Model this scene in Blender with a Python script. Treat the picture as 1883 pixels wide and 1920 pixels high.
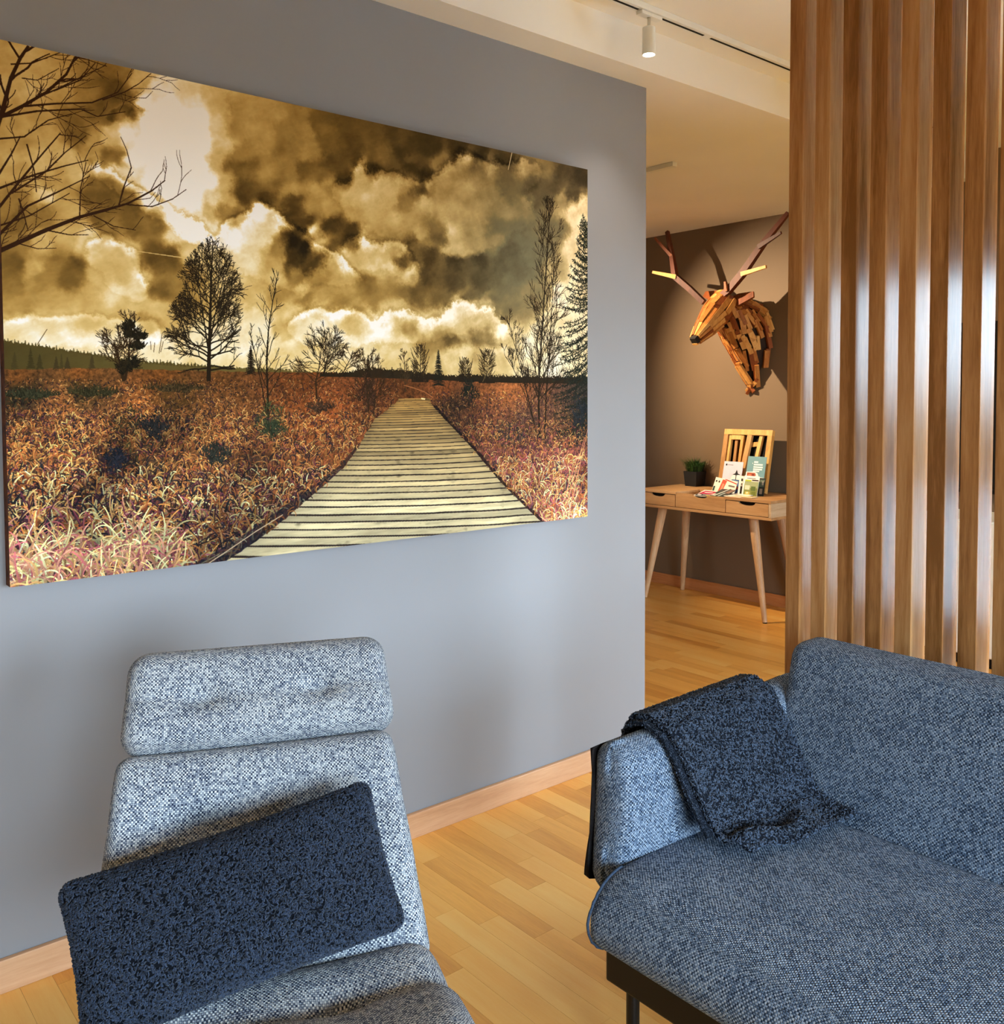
import bpy, bmesh, math, random
import numpy as np
from mathutils import Vector, Matrix, Quaternion

# ------------------------------------------------------------------ scene, camera, light
scene = bpy.context.scene
for o in list(bpy.data.objects):
    bpy.data.objects.remove(o, do_unlink=True)
COL = scene.collection
random.seed(7)
RNG = np.random.default_rng(7)

IMW, IMH = 1883.0, 1920.0
FPX, PCX, PCY = 1716.0, 941.5, 814.0
YAW, PITCH, ROLL = math.radians(50.05), math.radians(-2.34), math.radians(-0.22)
EYE = Vector((0.0, 0.0, 1.40))
_f = Vector((math.cos(PITCH) * math.cos(YAW), math.cos(PITCH) * math.sin(YAW), math.sin(PITCH)))
_r = Vector((math.sin(YAW), -math.cos(YAW), 0.0))
_u = _r.cross(_f)
_q = Quaternion(_f, -ROLL)
_r = _q @ _r
_u = _q @ _u
cam_data = bpy.data.cameras.new('camera')
cam = bpy.data.objects.new('camera', cam_data)
COL.objects.link(cam)
cam.matrix_world = Matrix((( _r.x, _u.x, -_f.x, EYE.x), (_r.y, _u.y, -_f.y, EYE.y), (_r.z, _u.z, -_f.z, EYE.z), (0, 0, 0, 1)))
cam_data.sensor_fit = 'HORIZONTAL'
cam_data.sensor_width = 36.0
cam_data.lens = FPX / IMW * 36.0
cam_data.shift_x = (IMW / 2 - PCX) / IMW
cam_data.shift_y = -(IMH / 2 - PCY) / IMW
cam_data.clip_start = 0.02
scene.camera = cam

vs = scene.view_settings
vs.view_transform = 'Standard'
vs.look = 'None'
vs.exposure = 0.40
vs.gamma = 1.0
vs.use_curve_mapping = False
scene.cycles.use_denoising = True
scene.cycles.max_bounces = 8
scene.cycles.diffuse_bounces = 4
scene.cycles.sample_clamp_indirect = 6.0
scene.cycles.caustics_reflective = False
scene.cycles.caustics_refractive = False

# world: an overcast sky above the horizon, darker ground below it
world = bpy.data.worlds.new('sky')
scene.world = world
world.use_nodes = True
wn = world.node_tree
wn.nodes.clear()
w_out = wn.nodes.new('ShaderNodeOutputWorld')
w_bg = wn.nodes.new('ShaderNodeBackground')
w_tc = wn.nodes.new('ShaderNodeTexCoord')
w_sep = wn.nodes.new('ShaderNodeSeparateXYZ')
w_map = wn.nodes.new('ShaderNodeMapRange')
w_map.inputs['From Min'].default_value = -1.0
w_map.inputs['From Max'].default_value = 1.0
w_ramp = wn.nodes.new('ShaderNodeValToRGB')
el = w_ramp.color_ramp.elements
el[0].position = 0.0
el[0].color = (0.058, 0.043, 0.028, 1)
el[1].position = 1.0
el[1].color = (0.52, 0.74, 1.0, 1)
for p, c in ((0.485, (0.095, 0.072, 0.047, 1)), (0.515, (0.70, 0.85, 1.0, 1)), (0.65, (0.61, 0.80, 1.0, 1))):
    e = el.new(p)
    e.color = c
wn.links.new(w_tc.outputs['Generated'], w_sep.inputs[0])
wn.links.new(w_sep.outputs['Z'], w_map.inputs['Value'])
wn.links.new(w_map.outputs[0], w_ramp.inputs[0])
wn.links.new(w_ramp.outputs[0], w_bg.inputs['Color'])
w_bg.inputs['Strength'].default_value = 32.0
wn.links.new(w_bg.outputs[0], w_out.inputs[0])

# window openings: (wall, along0, along1, z0, z1); a light portal sits in each one
YR = -2.9          # right-hand wall (behind the camera's shoulder)
XF = 5.28          # far wall
XB = -3.0          # wall behind the camera
YW = 2.38          # wall with the canvas print
YH = 6.4           # end of the hall
ZL, ZU = 2.585, 2.735
WIN_RIGHT = [(-1.15, 0.15, 0.35, 2.25), (0.75, 2.20, 0.35, 2.25), (3.15, 4.35, 0.10, 2.15)]
WIN_FAR = (-2.35, 1.05, 0.08, 2.12)

def portal(loc, rot, sx, sy):
    d = bpy.data.lights.new('daylight_portal', 'AREA')
    d.shape = 'RECTANGLE'
    d.size, d.size_y = sx, sy
    d.cycles.is_portal = True
    o = bpy.data.objects.new('daylight_portal', d)
    o.location, o.rotation_euler = loc, rot
    COL.objects.link(o)
    return o

for (a0, a1, z0, z1) in WIN_RIGHT:
    portal(((a0 + a1) / 2, YR - 0.1, (z0 + z1) / 2), (math.radians(90), 0, 0), a1 - a0, z1 - z0)
a0, a1, z0, z1 = WIN_FAR
portal((XF + 0.1, (a0 + a1) / 2, (z0 + z1) / 2), (math.radians(90), 0, math.radians(90)), a1 - a0, z1 - z0)


def at(px, py, X=None, Y=None, Z=None, D=None):
    """photo pixel -> world point on the plane X, Y or Z = const, or at forward depth D"""
    d = _f + _r * ((px - PCX) / FPX) - _u * ((py - PCY) / FPX)
    if X is not None:
        k = (X - EYE.x) / d.x
    elif Y is not None:
        k = (Y - EYE.y) / d.y
    elif Z is not None:
        k = (Z - EYE.z) / d.z
    else:
        k = D
    return EYE + d * k


def to_px(p):
    v = Vector(p) - EYE
    dep = v.dot(_f)
    return PCX + FPX * v.dot(_r) / dep, PCY - FPX * v.dot(_u) / dep, dep

# ------------------------------------------------------------------ helpers: objects
ORG = {}

def empty(name, loc):
    o = bpy.data.objects.new(name, None)
    o.empty_display_size = 0.1
    o.location = loc
    COL.objects.link(o)
    ORG[o.name] = Vector(loc)
    return o


def tag(o, label=None, cat=None, group=None, kind=None):
    if label:
        o['label'] = label
    if cat:
        o['category'] = cat
    if group:
        o['group'] = group
    if kind:
        o['kind'] = kind
    return o


def add(name, verts, faces, mat, parent=None, uv=None, smooth=False, origin=None, mats=None, fmat=None):
    """world-space vertices -> one mesh object (its origin at its base unless given)"""
    v = np.asarray(verts, dtype=float)
    if origin is None:
        lo, hi = v.min(0), v.max(0)
        origin = Vector(((lo[0] + hi[0]) / 2, (lo[1] + hi[1]) / 2, lo[2]))
    origin = Vector(origin)
    loc = v - np.array(origin)
    me = bpy.data.meshes.new(name)
    me.from_pydata([tuple(p) for p in loc], [], [tuple(int(i) for i in f) for f in faces])
    for m in (mats or [mat]):
        me.materials.append(m)
    if fmat is not None:
        me.polygons.foreach_set('material_index', list(fmat))
    if uv is not None:
        l = me.uv_layers.new(name='UVMap')
        l.data.foreach_set('uv', np.asarray(uv, dtype=np.float32).ravel())
    if smooth:
        me.polygons.foreach_set('use_smooth', [True] * len(me.polygons))
    me.update()
    o = bpy.data.objects.new(name, me)
    COL.objects.link(o)
    ORG[o.name] = origin
    if parent is not None:
        o.parent = parent
        o.location = origin - ORG[parent.name]
    else:
        o.location = origin
    return o


BOXF = [(0, 3, 2, 1), (4, 5, 6, 7), (0, 1, 5, 4), (1, 2, 6, 5), (2, 3, 7, 6), (3, 0, 4, 7)]

def box_geo(x0, x1, y0, y1, z0, z1):
    return [(x0, y0, z0), (x1, y0, z0), (x1, y1, z0), (x0, y1, z0), (x0, y0, z1), (x1, y0, z1), (x1, y1, z1), (x0, y1, z1)], list(BOXF)


def merge(geos):
    V, F = [], []
    for v, f in geos:
        n = len(V)
        V += [tuple(p) for p in v]
        F += [tuple(i + n for i in q) for q in f]
    return V, F


def box(name, x0, x1, y0, y1, z0, z1, mat, parent=None, bevel=0.0, **k):
    if bevel > 0:
        v, f = bevel_box(x0, x1, y0, y1, z0, z1, bevel)
    else:
        v, f = box_geo(x0, x1, y0, y1, z0, z1)
    return add(name, v, f, mat, parent, **k)


def bevel_box(x0, x1, y0, y1, z0, z1, r):
    """box with chamfered edges"""
    bm = bmesh.new()
    bmesh.ops.create_cube(bm, size=1.0)
    for v in bm.verts:
        v.co = Vector((x0 + (v.co.x + .5) * (x1 - x0), y0 + (v.co.y + .5) * (y1 - y0), z0 + (v.co.z + .5) * (z1 - z0)))
    bmesh.ops.bevel(bm, geom=list(bm.edges), offset=r, segments=2, affect='EDGES', profile=0.6)
    bm.verts.ensure_lookup_table()
    V = [tuple(v.co) for v in bm.verts]
    F = [tuple(v.index for v in f.verts) for f in bm.faces]
    bm.free()
    return V, F


def stick_geo(a, b, w0, t0, w1=None, t1=None, up=(0, 0, 1), roll=0.0):
    """tapered rectangular bar from a to b"""
    a, b = Vector(a), Vector(b)
    w1 = w0 if w1 is None else w1
    t1 = t0 if t1 is None else t1
    d = (b - a).normalized()
    s = d.cross(Vector(up))
    if s.length < 1e-4:
        s = d.cross(Vector((1, 0, 0)))
    s.normalize()
    n = s.cross(d)
    if roll:
        q = Quaternion(d, roll)
        s, n = q @ s, q @ n
    V = []
    for p, w, t in ((a, w0, t0), (b, w1, t1)):
        for i, j in ((-1, -1), (1, -1), (1, 1), (-1, 1)):
            V.append(tuple(p + s * (i * w / 2) + n * (j * t / 2)))
    return V, list(BOXF)


def tube_geo(pts, radii, seg=12, caps=True):
    pts = [Vector(p) for p in pts]
    V, F = [], []
    ref = None
    for i, p in enumerate(pts):
        d = (pts[min(i + 1, len(pts) - 1)] - pts[max(i - 1, 0)]).normalized()
        if ref is None:
            ref = d.orthogonal().normalized()
        ref = (ref - d * ref.dot(d)).normalized()
        n2 = d.cross(ref)
        for k in range(seg):
            a = 2 * math.pi * k / seg
            V.append(tuple(p + (ref * math.cos(a) + n2 * math.sin(a)) * radii[i]))
    for i in range(len(pts) - 1):
        for k in range(seg):
            F.append((i * seg + k, i * seg + (k + 1) % seg, (i + 1) * seg + (k + 1) % seg, (i + 1) * seg + k))
    if caps:
        F.append(tuple(range(seg - 1, -1, -1)))
        F.append(tuple((len(pts) - 1) * seg + k for k in range(seg)))
    return V, F


def lathe_geo(c, prof, seg=24):
    V, F = [], []
    for r, z in prof:
        for k in range(seg):
            a = 2 * math.pi * k / seg
            V.append((c[0] + r * math.cos(a), c[1] + r * math.sin(a), c[2] + z))
    for i in range(len(prof) - 1):
        for k in range(seg):
            F.append((i * seg + k, i * seg + (k + 1) % seg, (i + 1) * seg + (k + 1) % seg, (i + 1) * seg + k))
    F.append(tuple(range(seg - 1, -1, -1)))
    F.append(tuple((len(prof) - 1) * seg + k for k in range(seg)))
    return V, F


def soft_box(sx, sy, sz, r, step, deform=None, uvoff=(0, 0)):
    """rounded box about the origin with metric UVs; deform(N x 3 array) -> N x 3 array"""
    h = np.array([sx, sy, sz]) / 2
    n = [max(2, int(round(s / step))) for s in (sx, sy, sz)]
    idx, V, F, UV = {}, [], [], []

    def vid(i, j, k):
        key = (i, j, k)
        if key not in idx:
            idx[key] = len(V)
            V.append((-h[0] + sx * i / n[0], -h[1] + sy * j / n[1], -h[2] + sz * k / n[2]))
        return idx[key]
    for ax in range(3):
        b, c = (ax + 1) % 3, (ax + 2) % 3
        for side in (0, n[ax]):
            for i in range(n[b]):
                for j in range(n[c]):
                    q = []
                    for di, dj in ((0, 0), (1, 0), (1, 1), (0, 1)):
                        t = [0, 0, 0]
                        t[ax], t[b], t[c] = side, i + di, j + dj
                        q.append(vid(*t))
                    if side == 0:
                        q.reverse()
                    F.append(tuple(q))
    V = np.array(V)
    for f in F:
        p = V[list(f)]
        ax = int(np.argmin(p.max(0) - p.min(0)))
        o = [a for a in range(3) if a != ax]
        for q in p:
            UV.append((q[o[0]] + uvoff[0], q[o[1]] + uvoff[1]))
    rr = np.minimum(r, h * 0.999)
    inner = np.clip(V, -(h - rr), h - rr)
    d = (V - inner) / rr
    L = np.linalg.norm(d, axis=1)
    m = np.abs(d).max(axis=1)
    k = np.where(L > 1e-9, m / np.maximum(L, 1e-9), 0.0)
    P = inner + d * k[:, None] * rr
    if deform is not None:
        P = deform(P)
    return P, F, UV


def frame(P, o, ex, ey, ez):
    o, ex, ey, ez = (np.array(v, dtype=float) for v in (o, ex, ey, ez))
    return o + P[:, :1] * ex + P[:, 1:2] * ey + P[:, 2:3] * ez


def sample_surface(V, F, n, keep=None):
    V = np.asarray(V)
    T = []
    for f in F:
        for i in range(1, len(f) - 1):
            T.append((f[0], f[i], f[i + 1]))
    T = np.array(T)
    a, b, c = V[T[:, 0]], V[T[:, 1]], V[T[:, 2]]
    cr = np.cross(b - a, c - a)
    A = np.linalg.norm(cr, axis=1)
    if keep is not None:
        A = A * keep((a + b + c) / 3, cr / np.maximum(A[:, None], 1e-12))
    t = RNG.choice(len(T), size=n, p=A / A.sum())
    u, v = RNG.random(n), RNG.random(n)
    s = u + v > 1
    u[s], v[s] = 1 - u[s], 1 - v[s]
    P = a[t] + (b - a)[t] * u[:, None] + (c - a)[t] * v[:, None]
    N = cr[t] / np.linalg.norm(cr[t], axis=1)[:, None]
    return P, N


def curls(P, N, length, rad, lift):
    """short curled yarn loops standing on a surface: 4-ring triangular tubes"""
    n = len(P)
    R = RNG.normal(size=(n, 3))
    T = R - N * (R * N).sum(1)[:, None]
    T /= np.linalg.norm(T, axis=1)[:, None]
    B = np.cross(N, T)
    Ls = length * (0.7 + 0.6 * RNG.random(n))
    V = np.zeros((n, 4, 3, 3))
    bend = (RNG.random(n) - .5) * 1.6
    for i in range(4):
        s = i / 3.0
        c = P + T * (Ls * (s - .5))[:, None] + B * (Ls * bend * s * (1 - s))[:, None] + N * (lift * (0.15 + math.sin(math.pi * s)) * (0.6 + 0.8 * RNG.random(n)))[:, None]
        rr = rad * (0.75 + 0.45 * math.sin(math.pi * s))
        for k in range(3):
            a = 2 * math.pi * k / 3
            V[:, i, k] = c + (B * math.cos(a) + N * math.sin(a)) * rr
    base = np.arange(n)[:, None] * 12
    quads = []
    for i in range(3):
        for k in range(3):
            quads.append(np.concatenate([base + i * 3 + k, base + i * 3 + (k + 1) % 3, base + (i + 1) * 3 + (k + 1) % 3, base + (i + 1) * 3 + k], axis=1))
    F = np.stack(quads, axis=1).reshape(-1, 4)
    return V.reshape(-1, 3), F


def add_np(name, V, F4, mat, parent, smooth=True):
    """fast quad mesh from arrays"""
    org = ORG[parent.name]
    V = np.asarray(V) - np.array(org)
    me = bpy.data.meshes.new(name)
    me.vertices.add(len(V))
    me.vertices.foreach_set('co', V.astype(np.float32).ravel())
    me.loops.add(F4.size)
    me.loops.foreach_set('vertex_index', F4.astype(np.int32).ravel())
    me.polygons.add(len(F4))
    me.polygons.foreach_set('loop_start', np.arange(0, F4.size, 4, dtype=np.int32))
    me.polygons.foreach_set('use_smooth', np.full(len(F4), smooth))
    me.materials.append(mat)
    me.update(calc_edges=True)
    me.validate()
    o = bpy.data.objects.new(name, me)
    COL.objects.link(o)
    ORG[o.name] = org
    o.parent = parent
    return o

# ------------------------------------------------------------------ helpers: materials
def srgb(r, g, b):
    def c(x):
        x /= 255.0
        return x / 12.92 if x <= 0.04045 else ((x + 0.055) / 1.055) ** 2.4
    return (c(r), c(g), c(b), 1.0)


class NT:
    def __init__(self, name):
        self.m = bpy.data.materials.new(name)
        self.m.use_nodes = True
        self.t = self.m.node_tree
        self.t.nodes.clear()
        self.out = self.n('ShaderNodeOutputMaterial')
        self.b = self.n('ShaderNodeBsdfPrincipled')
        self.l(self.b.outputs[0], self.out.inputs[0])

    def n(self, kind, **k):
        x = self.t.nodes.new(kind)
        for a, v in k.items():
            setattr(x, a, v)
        return x

    def l(self, a, b):
        self.t.links.new(a, b)

    def math(self, op, a, b=0.0, c=0.0):
        x = self.n('ShaderNodeMath', operation=op)
        for i, v in enumerate((a, b, c)):
            if hasattr(v, 'is_linked'):
                self.l(v, x.inputs[i])
            else:
                x.inputs[i].default_value = v
        return x.outputs[0]

    def vmath(self, op, a, b=None):
        x = self.n('ShaderNodeVectorMath', operation=op)
        for i, v in enumerate((a, b)):
            if v is None:
                continue
            if hasattr(v, 'is_linked'):
                self.l(v, x.inputs[i])
            else:
                x.inputs[i].default_value = v
        return x.outputs[0]

    def ramp(self, fac, stops):
        x = self.n('ShaderNodeValToRGB')
        e = x.color_ramp.elements
        e[0].position, e[0].color = stops[0]
        e[1].position, e[1].color = stops[-1]
        for p, c in stops[1:-1]:
            y = e.new(p)
            y.color = c
        self.l(fac, x.inputs[0])
        return x.outputs[0]

    def mix(self, fac, a, b, blend='MIX'):
        x = self.n('ShaderNodeMix', data_type='RGBA', blend_type=blend)
        for s, v in ((x.inputs[0], fac), (x.inputs[6], a), (x.inputs[7], b)):
            if hasattr(v, 'is_linked'):
                self.l(v, s)
            else:
                s.default_value = v
        return x.outputs[2]

    def noise(self, vec, scale, detail=2.0, rough=0.5, dist=0.0):
        x = self.n('ShaderNodeTexNoise')
        x.inputs['Scale'].default_value = scale
        x.inputs['Detail'].default_value = detail
        x.inputs['Roughness'].default_value = rough
        x.inputs['Distortion'].default_value = dist
        if vec is not None:
            self.l(vec, x.inputs['Vector'])
        return x.outputs[0]

    def bump(self, h, strength, dist=0.001):
        x = self.n('ShaderNodeBump')
        x.inputs['Strength'].default_value = strength
        x.inputs['Distance'].default_value = dist
        self.l(h, x.inputs['Height'])
        self.l(x.outputs[0], self.b.inputs['Normal'])

    def col(self, c):
        if hasattr(c, 'is_linked'):
            self.l(c, self.b.inputs['Base Color'])
        else:
            self.b.inputs['Base Color'].default_value = c

    def set(self, rough=0.5, spec=0.5, metal=0.0, coat=0.0, coat_rough=0.1, sheen=0.0):
        b = self.b
        b.inputs['Roughness'].default_value = rough
        b.inputs['Specular IOR Level'].default_value = spec
        b.inputs['Metallic'].default_value = metal
        b.inputs['Coat Weight'].default_value = coat
        b.inputs['Coat Roughness'].default_value = coat_rough
        b.inputs['Sheen Weight'].default_value = sheen
        return self.m


def plain(name, c, rough=0.5, spec=0.5, metal=0.0, var=0.06, scale=30.0, bump=0.0):
    t = NT(name)
    tc = t.n('ShaderNodeTexCoord')
    nz = t.noise(tc.outputs['Object'], scale, 3)
    lo = tuple(x * (1 - var) for x in c[:3]) + (1,)
    hi = tuple(min(1, x * (1 + var)) for x in c[:3]) + (1,)
    t.col(t.ramp(nz, [(0.3, lo), (0.7, hi)]))
    if bump:
        t.bump(nz, bump, 0.002)
    return t.set(rough, spec, metal)


def wood(name, dark, mid, light, axis, rough=0.45, coat=0.0, coat_rough=0.15, spec=0.4, per=1.0, fine=1.0, contrast=1.0, var=0.35):
    """long-grained wood; axis = grain direction; every object / island gets its own tone and offset"""
    t = NT(name)
    tc = t.n('ShaderNodeTexCoord')
    oi = t.n('ShaderNodeObjectInfo')
    ge = t.n('ShaderNodeNewGeometry')
    rnd = t.math('FRACT', t.math('ADD', oi.outputs['Random'], ge.outputs['Random Per Island']))
    off = t.n('ShaderNodeCombineXYZ')
    for i, k in enumerate((17.3, 41.7, 29.1)):
        t.l(t.math('MULTIPLY', rnd, k), off.inputs[i])
    sc = [1.0, 1.0, 1.0]
    sc[axis] = 0.07
    v = t.vmath('ADD', t.vmath('MULTIPLY', tc.outputs['Object'], tuple(sc)), off.outputs[0])
    n1 = t.noise(v, 14.0 * per, 4, 0.6, 0.6)
    n2 = t.noise(v, 150.0 * fine, 3, 0.7)
    n3 = t.noise(v, 420.0 * fine, 2, 0.6)
    g = t.math('ADD', t.math('MULTIPLY', n1, 0.62), t.math('ADD', t.math('MULTIPLY', n2, 0.26), t.math('MULTIPLY', n3, 0.12)))
    g = t.math('ADD', t.math('MULTIPLY', t.math('SUBTRACT', g, 0.5), contrast), 0.5)
    g = t.math('ADD', g, t.math('MULTIPLY', t.math('SUBTRACT', rnd, 0.5), var))
    t.col(t.ramp(g, [(0.25, dark), (0.5, mid), (0.78, light)]))
    t.bump(t.math('ADD', n2, n3), 0.12, 0.0006)
    return t.set(rough, spec, 0.0, coat, coat_rough)


def weave(name, dark, mid, light, pitch, thr=0.5, bump=0.6, sheen=0.0, aspect=1.0):
    """coarse basket weave from metric UVs"""
    t = NT(name)
    tc = t.n('ShaderNodeTexCoord')
    wob = t.n('ShaderNodeTexNoise')
    wob.inputs['Scale'].default_value = 40.0
    t.l(tc.outputs['UV'], wob.inputs['Vector'])
    uv0 = t.vmath('ADD', tc.outputs['UV'], t.vmath('MULTIPLY', wob.outputs['Color'], (pitch * 1.2, pitch * 1.2, 0)))
    uv = t.vmath('MULTIPLY', uv0, (1 / pitch, aspect / pitch, 0))
    fl = t.vmath('FLOOR', uv)
    fr = t.vmath('FRACTION', uv)
    wnz = t.n('ShaderNodeTexWhiteNoise', noise_dimensions='2D')
    t.l(fl, wnz.inputs['Vector'])
    s1 = t.n('ShaderNodeSeparateXYZ')
    t.l(fl, s1.inputs[0])
    s2 = t.n('ShaderNodeSeparateXYZ')
    t.l(fr, s2.inputs[0])
    par = t.math('MODULO', t.math('ABSOLUTE', t.math('ADD', s1.outputs[0], s1.outputs[1])), 2.0)
    su = t.math('SINE', t.math('MULTIPLY', s2.outputs[0], math.pi))
    sv = t.math('SINE', t.math('MULTIPLY', s2.outputs[1], math.pi))
    top = t.n('ShaderNodeMix', data_type='FLOAT')
    t.l(par, top.inputs[0])
    t.l(su, top.inputs[2])
    t.l(sv, top.inputs[3])
    cloud = t.noise(tc.outputs['UV'], 9.0, 4)
    val = t.math('ADD', t.math('MULTIPLY', par, 0.34), t.math('MULTIPLY', wnz.outputs[0], 0.46))
    val = t.math('ADD', val, t.math('MULTIPLY', t.math('SUBTRACT', cloud, 0.5), 0.25))
    val = t.math('ADD', val, t.math('MULTIPLY', t.math('SUBTRACT', top.outputs[0], 0.64), 0.35))
    t.col(t.ramp(val, [(thr - 0.30, dark), (thr - 0.05, mid), (thr + 0.28, light)]))
    t.bump(t.math('ADD', top.outputs[0], t.math('MULTIPLY', wnz.outputs[0], 0.4)), bump, 0.0012)
    return t.set(0.9, 0.15, 0.0, sheen=sheen)


def yarn(name, dark, light):
    t = NT(name)
    ge = t.n('ShaderNodeNewGeometry')
    tc = t.n('ShaderNodeTexCoord')
    nz = t.noise(tc.outputs['Object'], 60.0, 3)
    v = t.math('ADD', t.math('MULTIPLY', ge.outputs['Random Per Island'], 0.75), t.math('MULTIPLY', nz, 0.3))
    t.col(t.ramp(v, [(0.15, dark), (0.95, light)]))
    return t.set(0.85, 0.2, sheen=0.1)


def paint_wall(name, c, rough=0.6, spec=0.35):
    t = NT(name)
    tc = t.n('ShaderNodeTexCoord')
    a = t.noise(tc.outputs['Object'], 1.3, 2)
    b = t.noise(tc.outputs['Object'], 260.0, 3)
    lo = tuple(x * 0.97 for x in c[:3]) + (1,)
    hi = tuple(min(1, x * 1.03) for x in c[:3]) + (1,)
    t.col(t.ramp(a, [(0.35, lo), (0.65, hi)]))
    t.bump(b, 0.08, 0.0008)
    return t.set(rough, spec)


def glow(name, c, strength):
    t = NT(name)
    t.t.nodes.remove(t.b)
    e = t.n('ShaderNodeEmission')
    e.inputs[0].default_value = c
    e.inputs[1].default_value = strength
    t.l(e.outputs[0], t.out.inputs[0])
    return t.m


def thin_glass(name):
    t = NT(name)
    t.t.nodes.remove(t.b)
    tr = t.n('ShaderNodeBsdfTransparent')
    tr.inputs[0].default_value = (0.95, 0.97, 0.97, 1)
    gl = t.n('ShaderNodeBsdfGlossy')
    gl.inputs['Roughness'].default_value = 0.02
    fr = t.n('ShaderNodeFresnel')
    fr.inputs[0].default_value = 1.45
    mx = t.n('ShaderNodeMixShader')
    t.l(fr.outputs[0], mx.inputs[0])
    t.l(tr.outputs[0], mx.inputs[1])
    t.l(gl.outputs[0], mx.inputs[2])
    t.l(mx.outputs[0], t.out.inputs[0])
    return t.m


M = {}
M['wall'] = paint_wall('grey_wall_paint', srgb(140, 138, 140), 0.55, 0.3)
M['wall_dark'] = paint_wall('taupe_wall_paint', srgb(116, 95, 73), 0.6, 0.3)
M['white'] = paint_wall('white_ceiling_paint', srgb(246, 243, 238), 0.7, 0.25)
M['floor'] = wood('oak_parquet', srgb(208, 136, 54), srgb(243, 176, 84), srgb(250, 200, 114), 1, 0.36, 0.12, 0.2, 0.35, per=0.8, contrast=0.7, var=0.30)
M['sub'] = plain('parquet_joint', srgb(110, 70, 35), 0.7)
M['skirt'] = wood('oak_skirting', srgb(170, 118, 78), srgb(200, 150, 108), srgb(218, 172, 132), 0, 0.5, per=1.6, contrast=1.2)
M['skirt_y'] = wood('oak_skirting_hall', srgb(164, 98, 48), srgb(194, 126, 72), srgb(212, 150, 96), 1, 0.5, per=1.6, contrast=1.2)
M['slat'] = wood('varnished_oak_slat', srgb(128, 82, 40), srgb(170, 116, 66), srgb(196, 146, 94), 2, 0.5, 0.23, 0.19, 0.0, per=1.6, contrast=1.5, var=0.34)
M['black_metal'] = plain('black_metal', srgb(10, 9, 9), 0.4, 0.3, var=0.1)
M['white_metal'] = plain('white_metal', srgb(236, 236, 232), 0.4, 0.5, var=0.02)
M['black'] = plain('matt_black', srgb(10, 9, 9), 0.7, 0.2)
# ------------------------------------------------------------------ the setting
def wall_with_openings(name, axis, pos, thick, u0, u1, z0, z1, holes, mat):
    """wall perpendicular to axis ('X' or 'Y') from pos outwards, built of blocks around its openings"""
    geos = []

    def blk(a, b, c, d):
        if b - a < 1e-6 or d - c < 1e-6:
            return
        p0, p1 = min(pos, pos + thick), max(pos, pos + thick)
        geos.append(box_geo(p0, p1, a, b, c, d) if axis == 'X' else box_geo(a, b, p0, p1, c, d))
    cur = u0
    for (a, b, c, d) in sorted(holes):
        blk(cur, a, z0, z1)
        blk(a, b, z0, c)
        blk(a, b, d, z1)
        cur = b
    blk(cur, u1, z0, z1)
    v, f = merge(geos)
    return tag(add(name, v, f, mat), kind='structure')

WE = 2.725       # free end of the canvas wall
WT = 0.165       # its thickness
tag(box('wall_left', XB, WE, YW, YW + WT, 0, ZL, M['wall']), 'grey painted wall carrying the canvas print', kind='structure')
tag(wall_with_openings('wall_far', 'X', XF, 0.2, YR, YH, 0, ZU, [WIN_FAR], M['wall_dark']), 'taupe wall at the end of the hall behind the stag head', kind='structure')
wall_with_openings('wall_right', 'Y', YR, -0.2, XB - 0.2, XF + 0.2, 0, ZU, WIN_RIGHT, M['wall'])
tag(box('wall_back', XB - 0.2, XB, YR, YH, 0, ZU, M['wall']), kind='structure')
tag(box('wall_hall', XB - 0.2, XF + 0.2, YH, YH + 0.2, 0, ZU, M['white']), kind='structure')
YB = 2.255       # front edge of the lowered ceiling
tag(box('ceiling', XB, XF, YB, YH, ZL, ZL + 0.3, M['white']), 'lowered white ceiling over the hall with its bright edge', kind='structure')
tag(box('ceiling', XB, XF, YR, YB, ZU, ZU + 0.15, M['white']), 'higher white ceiling over the lounge', kind='structure')

# window frames and panes
def window(n, axis, pos, a0, a1, z0, z1, mull):
    fr = []
    t0, t1 = (pos + 0.05, pos + 0.12) if axis == 'X' else (pos - 0.12, pos - 0.05)

    def bar(u0, u1, c, d):
        fr.append(box_geo(t0, t1, u0, u1, c, d) if axis == 'X' else box_geo(u0, u1, t0, t1, c, d))
    w = 0.05
    bar(a0, a1, z0, z0 + w)
    bar(a0, a1, z1 - w, z1)
    bar(a0, a0 + w, z0 + w, z1 - w)
    bar(a1 - w, a1, z0 + w, z1 - w)
    for m in mull:
        bar(m - w / 2, m + w / 2, z0 + w, z1 - w)
    v, f = merge(fr)
    o = tag(add('window_%d' % n, v, f, M['black_metal'], origin=v[0]), kind='structure')
    g = (t0 + t1) / 2
    xs = [a0 + w] + [q for m in mull for q in (m - w / 2, m + w / 2)] + [a1 - w]
    for i in range(0, len(xs), 2):
        if axis == 'X':
            box('pane', g - 0.003, g + 0.003, xs[i], xs[i + 1], z0 + w, z1 - w, M['glass'], o)
        else:
            box('pane', xs[i], xs[i + 1], g - 0.003, g + 0.003, z0 + w, z1 - w, M['glass'], o)
M['glass'] = thin_glass('window_glass')
for i, (a0, a1, z0, z1) in enumerate(WIN_RIGHT):
    window(i + 1, 'Y', YR, a0, a1, z0, z1, [(a0 + a1) / 2])
a0, a1, z0, z1 = WIN_FAR
window(4, 'X', XF, a0, a1, z0, z1, [a0 + (a1 - a0) * k / 3 for k in (1, 2)])

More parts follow.
